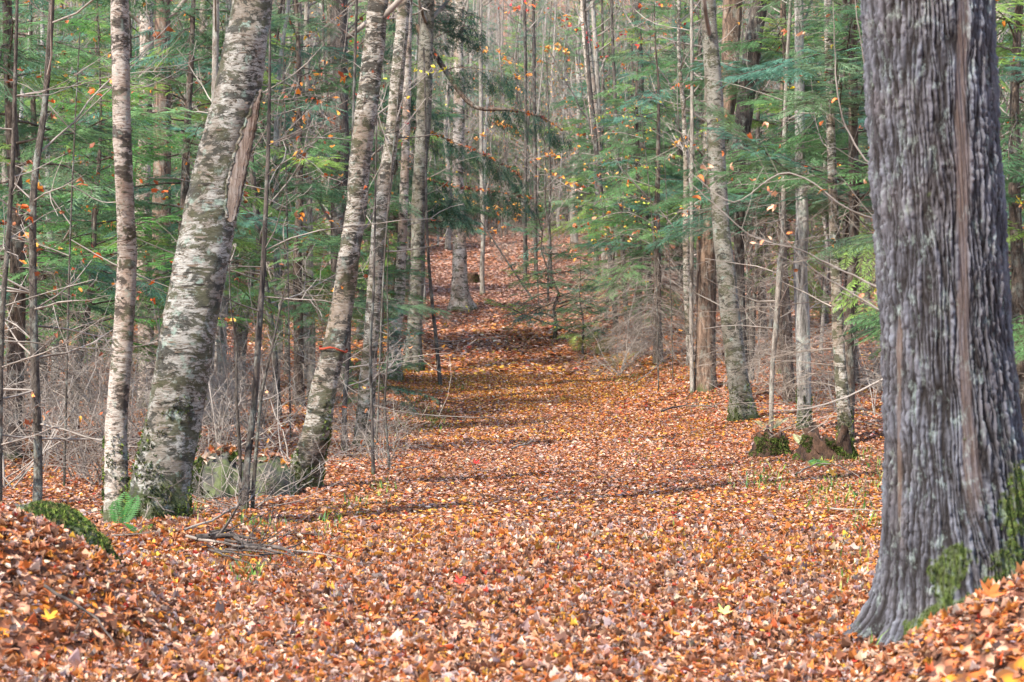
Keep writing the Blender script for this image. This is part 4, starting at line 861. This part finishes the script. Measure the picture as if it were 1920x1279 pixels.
leafy_sapling('sapling', [(1012, 560), (1000, 400), (985, 250), (975, 150)], 56, [[(995, 380), (940, 425), (890, 430), (850, 400)], [(990, 300), (1040, 290), (1085, 285)], [(992, 330), (1030, 330), (1070, 345)], [(985, 250), (940, 240), (900, 260)], [(996, 400), (930, 395), (870, 375)], [(980, 180), (940, 100), (900, 95)], [(980, 170), (1030, 90), (1060, 95)]], [], [lin(240, 168, 70), lin(236, 140, 60), lin(240, 184, 110)], 'orange leaved sapling spreading over the far end of the trail', 230, r=.02, smin=.09, smax=.15)
leafy_sapling('sapling', [(1180, 600), (1165, 350), (1150, 100), (1140, -60)], 50, [[(1150, 120), (1100, 60), (1040, 30), (950, 10)], [(1152, 150), (1220, 70), (1290, 40)], [(1150, 90), (1200, 20), (1250, 5)], [(1155, 220), (1240, 175), (1290, 160)]], [], AUTR, 'sapling with red and orange leaves high above the trail end', 150, r=.016, smin=.08, smax=.14)
leafy_sapling('sapling', [(1235, 735), (1230, 520), (1215, 330), (1200, 200)], 37, [[(1225, 420), (1170, 400), (1100, 420), (1060, 450)], [(1222, 350), (1150, 330), (1090, 350)], [(1228, 460), (1160, 440), (1100, 470)], [(1220, 300), (1280, 270), (1320, 260)], [(1215, 420), (1270, 400), (1330, 390)], [(1205, 260), (1150, 250), (1100, 270)]], [], AUT + [lin(232, 190, 160)], 'sapling dotted with orange leaves in front of the right hemlocks', 120, r=.015, smin=.06, smax=.1)
leafy_sapling('sapling', [(545, 800), (540, 500), (535, 250), (530, 60)], 24, [[(538, 390), (480, 370), (430, 390)], [(536, 320), (600, 260), (650, 240)], [(534, 200), (470, 180), (420, 190)], [(538, 430), (600, 420), (640, 400)], [(536, 250), (590, 200), (640, 170)]], [], AUT, 'sapling with scattered orange leaves behind the boulder', 55, r=.012)
leafy_sapling('sapling', [(120, 905), (130, 500), (140, 250), (150, 60)], 17.5, [[(132, 420), (60, 330), (-20, 300)], [(135, 350), (200, 380), (300, 350)], [(140, 250), (60, 170), (-10, 150)], [(142, 230), (220, 150), (300, 60)], [(132, 450), (220, 500), (330, 545), (420, 590)], [(130, 480), (60, 455), (-20, 440)]], [(85, 230), (170, 275), (70, 295), (10, 155)], AUT, 'sapling with orange leaves in front of the left hemlocks', 60, r=.012)

YG = [lin(150, 170, 70), lin(176, 184, 80), lin(120, 150, 70), lin(214, 170, 70), lin(222, 140, 64)]
leafy_sapling('sapling', [(1262, 742), (1258, 560), (1250, 380), (1240, 180)], 38.5, [[(1252, 400), (1190, 370), (1110, 380), (1050, 400)], [(1250, 340), (1180, 300), (1100, 310)], [(1254, 450), (1190, 430), (1120, 450)], [(1248, 300), (1310, 250), (1340, 240)], [(1245, 260), (1180, 220), (1110, 215)], [(1250, 420), (1300, 380), (1350, 370)]], [], YG, 'sapling with yellow green leaves at the right trail edge', 230, r=.012, smin=.05, smax=.075)
# ------------------------------------------------------------------ rocks, stumps, ferns, sticks
def blob(mb_, c, r, seed, rough=.12, nu=48, nv_=24, c_=None, flat=0.):
    u = np.linspace(0, 2 * math.pi, nu, endpoint=False); v = np.linspace(0.02, math.pi * .62, nv_); U, Vv = np.meshgrid(u, v)
    f = 1 + rough * 2 * (fbm(3 + np.cos(U) * np.sin(Vv) * 1.6 + seed, 3 + np.sin(U) * np.sin(Vv) * 1.6 + Vv, seed) - .5) + rough * .5 * (fbm(np.cos(U) * 6 + seed, np.sin(U) * 6 + Vv * 5, seed + 3) - .5)
    s = np.sin(Vv); p = 2.6; k = (np.abs(np.cos(U))**p + np.abs(np.sin(U))**p)**(-1 / p)
    W = np.stack([c[0] + r[0] * f * s**.8 * np.cos(U) * (.6 + .4 * k), c[1] + r[1] * f * s**.8 * np.sin(U) * (.6 + .4 * k), c[2] + r[2] * f * np.cos(Vv)], -1)
    i = (np.arange(nv_ - 1)[:, None] * nu + np.arange(nu)[None]); j = (np.arange(nv_ - 1)[:, None] * nu + (np.arange(nu)[None] + 1) % nu)
    mb_.add(W.reshape(-1, 3), np.stack([i, j, j + nu, i + nu], -1).reshape(-1, 4)); return W
def moss_on(W, root, seed, n, mask, size=.02):
    r = np.random.RandomState(seed); pts = []; nrm = []; c = W.reshape(-1, 3).mean(0) - [0, 0, .3]
    for _ in range(n):
        i, j = r.randint(0, W.shape[0] - 1), r.randint(0, W.shape[1]); a, b_ = r.rand(2); j2 = (j + 1) % W.shape[1]
        p = W[i, j] * (1 - a) * (1 - b_) + W[i + 1, j] * a * (1 - b_) + W[i, j2] * (1 - a) * b_ + W[i + 1, j2] * a * b_
        if mask(p, r): pts.append(p); nrm.append(nv(p - c))
    mo = MB(); moss_tufts(mo, pts, nrm, r, size); return mo.build('moss', M['mossmat'], root)
def litter(root_loc, W, seed, n, mask, smin=.05, smax=.09, name='fallen_leaf_patch', label=''):
    r = np.random.RandomState(seed); lb = MB(); P = []
    for _ in range(n * 6):
        i, j = r.randint(0, W.shape[0] - 1), r.randint(0, W.shape[1]); p = W[i, j] + r.normal(0, .012, 3)
        if mask(p, r): P.append(p)
        if len(P) >= n: break
    P = np.array(P); ci = r.choice(len(PAL), len(P), p=PW); scatter_leaves(lb, P + [0, 0, .012] + np.array(root_loc), r.uniform(smin, smax, len(P)), np.abs(r.normal(0, .4, len(P))), TP[0], PAL[ci] * r.uniform(.75, 1.1, (len(P), 1)))
    return tag(lb.build(name, M['leaf'], smooth=False), label, 'leaves', kind='stuff')
# left foreground rock
b = (-2.36, 9.6, 0.); root = empty('mossy_rock', b, 'low rock with a moss covered edge under the near left leaf pile', 'rock')
mb_ = MB(); W = blob(mb_, (0, 0, 0), (.50, .50, .50), 2, .08); mb_.build('stone', M['rock'], root)
moss_on(W, root, 3, 7000, lambda p, r: p[2] > .02 and p[0] > .02 + .08 * r.rand(), .016)
# boulder behind the birches
x, y, z = at(445, 935); b = (x, y + .35, z); root = empty('boulder', b, 'grey lichened boulder strewn with leaves between the thick and the taped birch', 'rock')
mb_ = MB(); s = y / 3733; W = blob(mb_, (-30 * s, 0, -.05), (72 * s, .55, 88 * s), 5, .30); W2 = blob(mb_, (44 * s, .12, -.05), (56 * s, .45, 78 * s), 9, .28); mb_.build('stone', M['rock'], root)
moss_on(W, root, 6, 5000, lambda p, r: p[1] < .1 and vnoise(np.array([p[0] * 5 + 9]), np.array([p[2] * 6 + 3]), 5)[0] > .48, .02)
litter(b, np.concatenate([W, W2], 0), 8, 130, lambda p, r: p[2] > .20 + .16 * r.rand(), label='fallen leaves lying on top of the lichened boulder', name='leaves_on_boulder')
# dark little stump up the trail
def stump(px, py, rad, H, label, seed, mat='rotten', mossn=1500, jag=.5):
    b = at(px, py); root = empty('stump', b, label, 'stump'); r = np.random.RandomState(seed); nu = 40; a = np.arange(nu) / nu * 2 * math.pi; rows = []
    prof = H * (1 - jag * (fbm(np.cos(a) * 2.2 + 5 + seed, np.sin(a) * 2.2 + 5, seed) * 1.2 + .35 * r.rand(nu)).clip(0, 1))
    for t in np.linspace(0, 1, 9):
        rr = rad * (1.5 - .5 * t ** .5) * (1 + .12 * np.cos(5 * a + seed) * (1 - t) + .05 * r.normal(0, 1, nu)); rows.append(np.stack([rr * np.cos(a), rr * np.sin(a), prof * t - (.15 if t == 0 else 0)], -1))
    for t in (1, .45, .1): rr = rad * .72 * (.5 + .5 * t); rows.append(np.stack([rr * np.cos(a), rr * np.sin(a), prof * t + .02], -1))
    W = np.array(rows); mb_ = MB(); n_ = len(rows); i = (np.arange(n_ - 1)[:, None] * nu + np.arange(nu)[None]); j = (np.arange(n_ - 1)[:, None] * nu + (np.arange(nu)[None] + 1) % nu)
    mb_.add(W.reshape(-1, 3), np.stack([i, j, j + nu, i + nu], -1).reshape(-1, 4)); mb_.add(np.concatenate([W[-1], [[0, 0, .1]]]), None, [(q, (q + 1) % nu, nu) for q in range(nu)])
    mb_.build('wood', M[mat], root)
    if mossn: moss_on(W[:8], root, seed, mossn, lambda p, r: p[1] < .1 and vnoise(np.array([p[0] * 9 + 4]), np.array([p[2] * 9 + 3]), seed)[0] > .42, .02)
    return b, W
b, W = stump(1445, 856, .16, .34, 'small mossy stump topped with leaves at the right trail edge', 3, mossn=1500, jag=.45)
litter(b, W[8:], 4, 60, lambda p, r: True, .04, .07, 'leaves_on_stump', 'fallen leaves lying on the small mossy stump')
stump(1549, 864, .25, .50, 'larger broken stump with reddish rotten heart beside the slim white birch', 5, mossn=4200, jag=.7)
stump(884, 532, .22, .42, 'dark mossy stump beside the birch where the trail climbs', 7, mossn=700, jag=.3)

def fern(px, py, label, L=.4, n=5, cols=None, seed=1, base=None, lean=None, droop=.6):
    b = base or at(px, py); root = empty('fern', b, label, 'fern'); rng = random.Random(seed); cols = cols or [lin(74, 128, 56)]
    for k in range(n):
        mb_ = MB(); a = rng.uniform(0, 6.28) if lean is None else lean + rng.gauss(0, .35); D = np.array([math.cos(a) * .75, math.sin(a) * .75, 1.1]); P = [np.zeros(3)]; l = L * rng.uniform(.75, 1.1); m = 16; c = np.array(cols[rng.randrange(len(cols))])
        for i in range(m): D = D + np.array([0, 0, -droop / m * 1.6]); P.append(P[-1] + nv(D) * l / m)
        P = np.array(P); tube(mb_, P, np.linspace(.003, .001, m + 1), 3, c=c * .7)
        sd = nv(np.cross(D, [0, 0, 1]))
        for i in range(2, m + 1):
            t = i / m; w_ = l * .30 * math.sin(math.pi * min(1, t * .93 + .06)) ** .8 + .008
            for s in (-1, 1):
                q = P[i]; e = nv(sd * s + nv(D) * .35 + np.array([0, 0, -.15])); f = nv(P[i] - P[i - 1]) * l / m * .42
                mb_.add([q, q + e * w_ * .5 + f, q + e * w_, q + e * w_ * .5 - f], [(0, 1, 2, 3)], c=c * rng.uniform(.8, 1.15))
        mb_.build('frond', M['herb'], root)
x, y, z = at(222, 990); fern(0, 0, 'bright green fern at the foot of the slender birch', .27, 3, [lin(62, 112, 50), lin(74, 122, 58)], 2, (x + .02, y - .03, z), lean=1.25, droop=.2)
fern(1083, 662, 'tall pale fern, nearest the trail on the right verge', .8, 4, [lin(190, 196, 110), lin(160, 178, 96)], 3)
fern(1125, 668, 'yellowing fern behind the tall pale one on the right verge', .75, 6, [lin(170, 160, 90), lin(150, 150, 90)], 4)
fern(1158, 690, 'low rusty fern at the skirt of the dead branches', .6, 6, [lin(188, 140, 84), lin(150, 146, 84)], 5)
fern(1442, 812, 'pale fern growing behind the small mossy stump', .32, 5, [lin(196, 204, 160)], 6)
fern(1507, 838, 'pale fern leaning on the larger broken stump', .3, 4, [lin(186, 200, 150)], 7)
fern(1528, 876, 'green fern in front of the larger broken stump', .26, 7, [lin(80, 126, 76), lin(110, 146, 66)], 8, droop=1.3)
fern(772, 690, 'small green fern at the foot of the grey rough birch', .5, 5, [lin(74, 120, 62)], 9)
fern(262, 1005, 'small green fern sprig among leaves before the thick birch', .16, 4, [lin(84, 148, 72)], 10)

def stick(px_pts, d, r, label, name='fallen_stick', mat='twig', lift=.03, forks=2, seed=0, sides=6):
    rng = random.Random(seed); pts = []
    for (px, py) in px_pts: x, y, z = at(px, py); pts.append([x, y, z + lift])
    pts = np.array(pts); b = pts[0].copy(); mb_ = MB(); c = spline(pts - b, .06); c += np.cumsum(np.random.RandomState(seed).normal(0, .0035, c.shape), 0); tube(mb_, c, np.linspace(r, r * .3, len(c)), sides, cap=True)
    for k in range(forks):
        i = rng.randrange(len(c) // 4, len(c) - 1); dd = nv(c[i] - c[i - 1]); grow(mb_, c[i], dd + np.array([rng.gauss(0, .6), rng.gauss(0, .6), rng.uniform(.1, .6)]), rng.uniform(.15, .5), r * .4, 1, rng, .0, 3, .3)
    tag(mb_.build(name, M[mat], loc=b), label, 'stick')
stick([(80, 1150), (130, 1168), (180, 1205), (210, 1240)], 0, .008, 'dark bent stick on the leaves of the near left pile', mat='wetwood', seed=1, lift=.09, forks=1)
stick([(350, 1036), (430, 1052), (520, 1060), (590, 1068)], 0, .010, 'long grey stick lying along the front of the brush heap', seed=2, lift=.10)
stick([(365, 1045), (410, 1040), (460, 1038), (480, 1042)], 0, .024, 'dark rotten log half buried in the brush heap', mat='wetwood', seed=3, lift=.10, forks=1, name='fallen_log', sides=9)
stick([(430, 1030), (450, 1044), (480, 1058)], 0, .010, 'short dark stick crossing the rotten log', mat='wetwood', seed=4, lift=.10)
stick([(345, 1032), (400, 1010), (440, 985), (505, 940)], 0, .008, 'curved grey branch sweeping from the brush heap toward the boulder', seed=5, lift=.10, forks=4)
stick([(210, 1038), (250, 1037), (285, 1040)], 0, .007, 'straight pale stick beyond the near left rock', seed=6, lift=.10)
stick([(225, 950), (270, 975), (330, 1000)], 0, .011, 'dark stick slanting across the foot of the thick birch', mat='wetwood', seed=7, lift=.10)
stick([(960, 848), (985, 842), (1010, 836)], 0, .014, 'short grey stick lying in the middle of the trail', seed=8, lift=.04)
stick([(1240, 778), (1280, 768), (1330, 765), (1345, 770)], 0, .018, 'dark forked branch lying before the brown shaggy trunk', mat='wetwood', seed=9, lift=.06, forks=5)
stick([(1555, 965), (1600, 968), (1648, 970)], 0, .009, 'pale stick on the bank just left of the huge trunk', seed=10, lift=.05)
stick([(1490, 900), (1550, 882), (1640, 930)], 0, .008, 'long twig lying below the larger broken stump', seed=11, lift=.05)
stick([(800, 640), (760, 655), (700, 700)], 0, .012, 'thin dead branch fallen against the left trail edge trees', seed=12, lift=.25, forks=5)
stick([(1180, 735), (1230, 700), (1300, 640)], 0, .012, 'long fallen dead branch at the foot of the dead skirt', seed=13, lift=.12, forks=7)

rq = random.Random(4)
for k in range(14):
    x0 = rq.uniform(355, 520); y0 = 1040 + (x0 - 355) * .10 + rq.uniform(-10, 14); a = rq.uniform(-.25, .35); l = rq.uniform(40, 110)
    stick([(x0, y0), (x0 + l * .5, y0 + a * l * .5 + rq.uniform(-3, 3)), (x0 + l, y0 + a * l)], 0, rq.uniform(.006, .014), 'dark stick in the brush heap before the thick birch', mat='wetwood', seed=40 + k, lift=rq.uniform(.05, .13), forks=1)
    bpy.context.scene.collection.objects[-1]['group'] = 'sticks of the brush heap'
# bright single leaves
_a = np.arange(40) / 40 * 2 * math.pi; _l = .34 + .66 * (np.abs(np.cos(_a * 2.5)) ** 2.2) * (.75 + .25 * np.cos(_a)) * (1 + .12 * np.sin(_a * 20)); _l[18:23] *= .5
_x = np.cos(_a) * _l * .55; _y = np.sin(_a) * _l * .55; _x = np.concatenate([_x, [0]]); _y = np.concatenate([_y, [0]])
MAPLE = (np.stack([_x, _y, .5 * _x**2 + .8 * _y**2 + .15 * np.abs(_y) + .04 * np.sin(_x * 20)], -1), np.array([(k, (k + 1) % 40, 40) for k in range(40)]))
def loose_leaf(px, py, size, col, label, tilt=.5):
    x, y, z = at(px, py); mb_ = MB(); V, T = MAPLE; Rm = rotmats(np.array([1.]), np.array([tilt]), np.array([0.3]), 0)[0]; mb_.add((V @ Rm.T) * size, None, T, c=col); o = mb_.build('maple_leaf', M['leaf'], loc=(x, y, z + .06)); tag(o, label, 'leaf')
loose_leaf(862, 1116, .09, lin(190, 58, 46), 'bright red maple leaf lying on the near trail')
loose_leaf(893, 880, .11, lin(176, 46, 40), 'small red leaf in the shade of the middle trail')
loose_leaf(1857, 1150, .12, lin(190, 104, 50), 'large orange maple leaf on top of the pile at the huge trunk')
loose_leaf(92, 1200, .085, lin(206, 156, 52), 'golden yellow leaf on the near left leaf pile')
loose_leaf(1560, 900, .10, lin(220, 160, 70), 'upright yellow leaf on the bank below the larger stump', 1.2)
loose_leaf(1357, 1172, .09, lin(196, 206, 120), 'pale green leaf on the trail left of the huge trunk')

# grass and small green plants
gm = MB(); rg = np.random.RandomState(3)
for (px, py, sx, sy, n) in ((1180, 690, 70, 20, 260), (860, 720, 40, 16, 120), (1320, 760, 60, 20, 100), (1640, 900, 30, 40, 90), (980, 640, 40, 14, 80), (790, 770, 40, 30, 160), (660, 950, 40, 20, 60), (1250, 850, 200, 60, 60), (480, 1000, 60, 14, 60), (470, 1085, 40, 22, 70), (1430, 905, 60, 25, 160), (1560, 930, 60, 30, 160), (1590, 860, 40, 12, 80), (1540, 872, 50, 8, 60), (820, 790, 35, 22, 190), (750, 800, 20, 20, 80), (1170, 715, 60, 14, 120), (1000, 650, 60, 18, 60), (1600, 1060, 40, 60, 50), (720, 925, 25, 12, 60), (1620, 980, 30, 30, 60), (610, 990, 30, 30, 40), (370, 960, 20, 20, 40), (1210, 1000, 300, 80, 30), (1640, 1200, 30, 20, 25), (1300, 700, 30, 25, 80)):
    for k in range(n):
        X_, Y_ = px + rg.normal(0, sx * .55), py + rg.normal(0, sy * .55)
        d = np.arange(6, 80, .25); kx = (X_ - 960) / 3733; g = ground_z(kx * d, d) - (CZ + (640 - Y_) / 3733 * d); i = int(np.argmax(g > 0)) if (g > 0).any() else 0
        if not i: continue
        p = np.array([kx * d[i], d[i], float(ground_z(kx * d[i], d[i]))]); h = rg.uniform(.05, .17); a = rg.uniform(0, 6.28); t = np.array([math.cos(a), math.sin(a), 0]); s = np.array([-t[1], t[0], 0]) * rg.uniform(.002, .005); ln = rg.uniform(.1, .6) * h
        c = np.array([lin(120, 150, 60), lin(90, 130, 60), lin(170, 176, 90), lin(80, 120, 70)][rg.randint(4)])
        h *= .62; s = s * (2.0 if rg.rand() < .3 else .8)
        gm.add([p - s, p + s, p + t * ln * .4 + [0, 0, h * .6] + s * .8, p + t * ln * .4 + [0, 0, h * .6] - s * .8, p + t * ln + [0, 0, h]], [(0, 1, 2, 3)], [(3, 2, 4)], c=c)
tag(gm.build('grass', M['herb'], smooth=False), 'sparse green grass and small herbs poking through the leaves', 'grass', kind='stuff')

# ------------------------------------------------------------------ look-alikes that share a label are told apart by their order in the view
bpy.context.view_layer.update()
seen = {}
for o in COL.objects:
    if o.parent is None and 'label' in o and o['label'].split()[0] != 'dark' : seen.setdefault(o['label'], []).append(o)
for lb, os_ in seen.items():
    if 2 <= len(os_) <= 7:
        os_.sort(key=lambda o: o.location.x / o.location.y); wd = {2: ['left', 'right'], 3: ['left', 'middle', 'right'], **{q: ['first', 'second', 'third', 'fourth', 'fifth', 'sixth', 'seventh'][:q] for q in (4, 5, 6, 7)}}[len(os_)]
        for o, w_ in zip(os_, wd): o['label'] = f'{lb.replace("above the trail end, ", "above trail end ")}, {w_} of {len(os_)}'.replace(' tree with leaves', ' with leaves').replace('small understorey tree', 'understorey tree')
for o in COL.objects:
    if 'label' in o and len(o['label'].split()) > 16: o['label'] = o['label'].replace(' bare ', ' ', 1).replace('fairly close', 'close').replace('well back ', 'deep ').replace('far upslope ', 'upslope ').replace(', left,', ',').replace('grey ', '', 1)
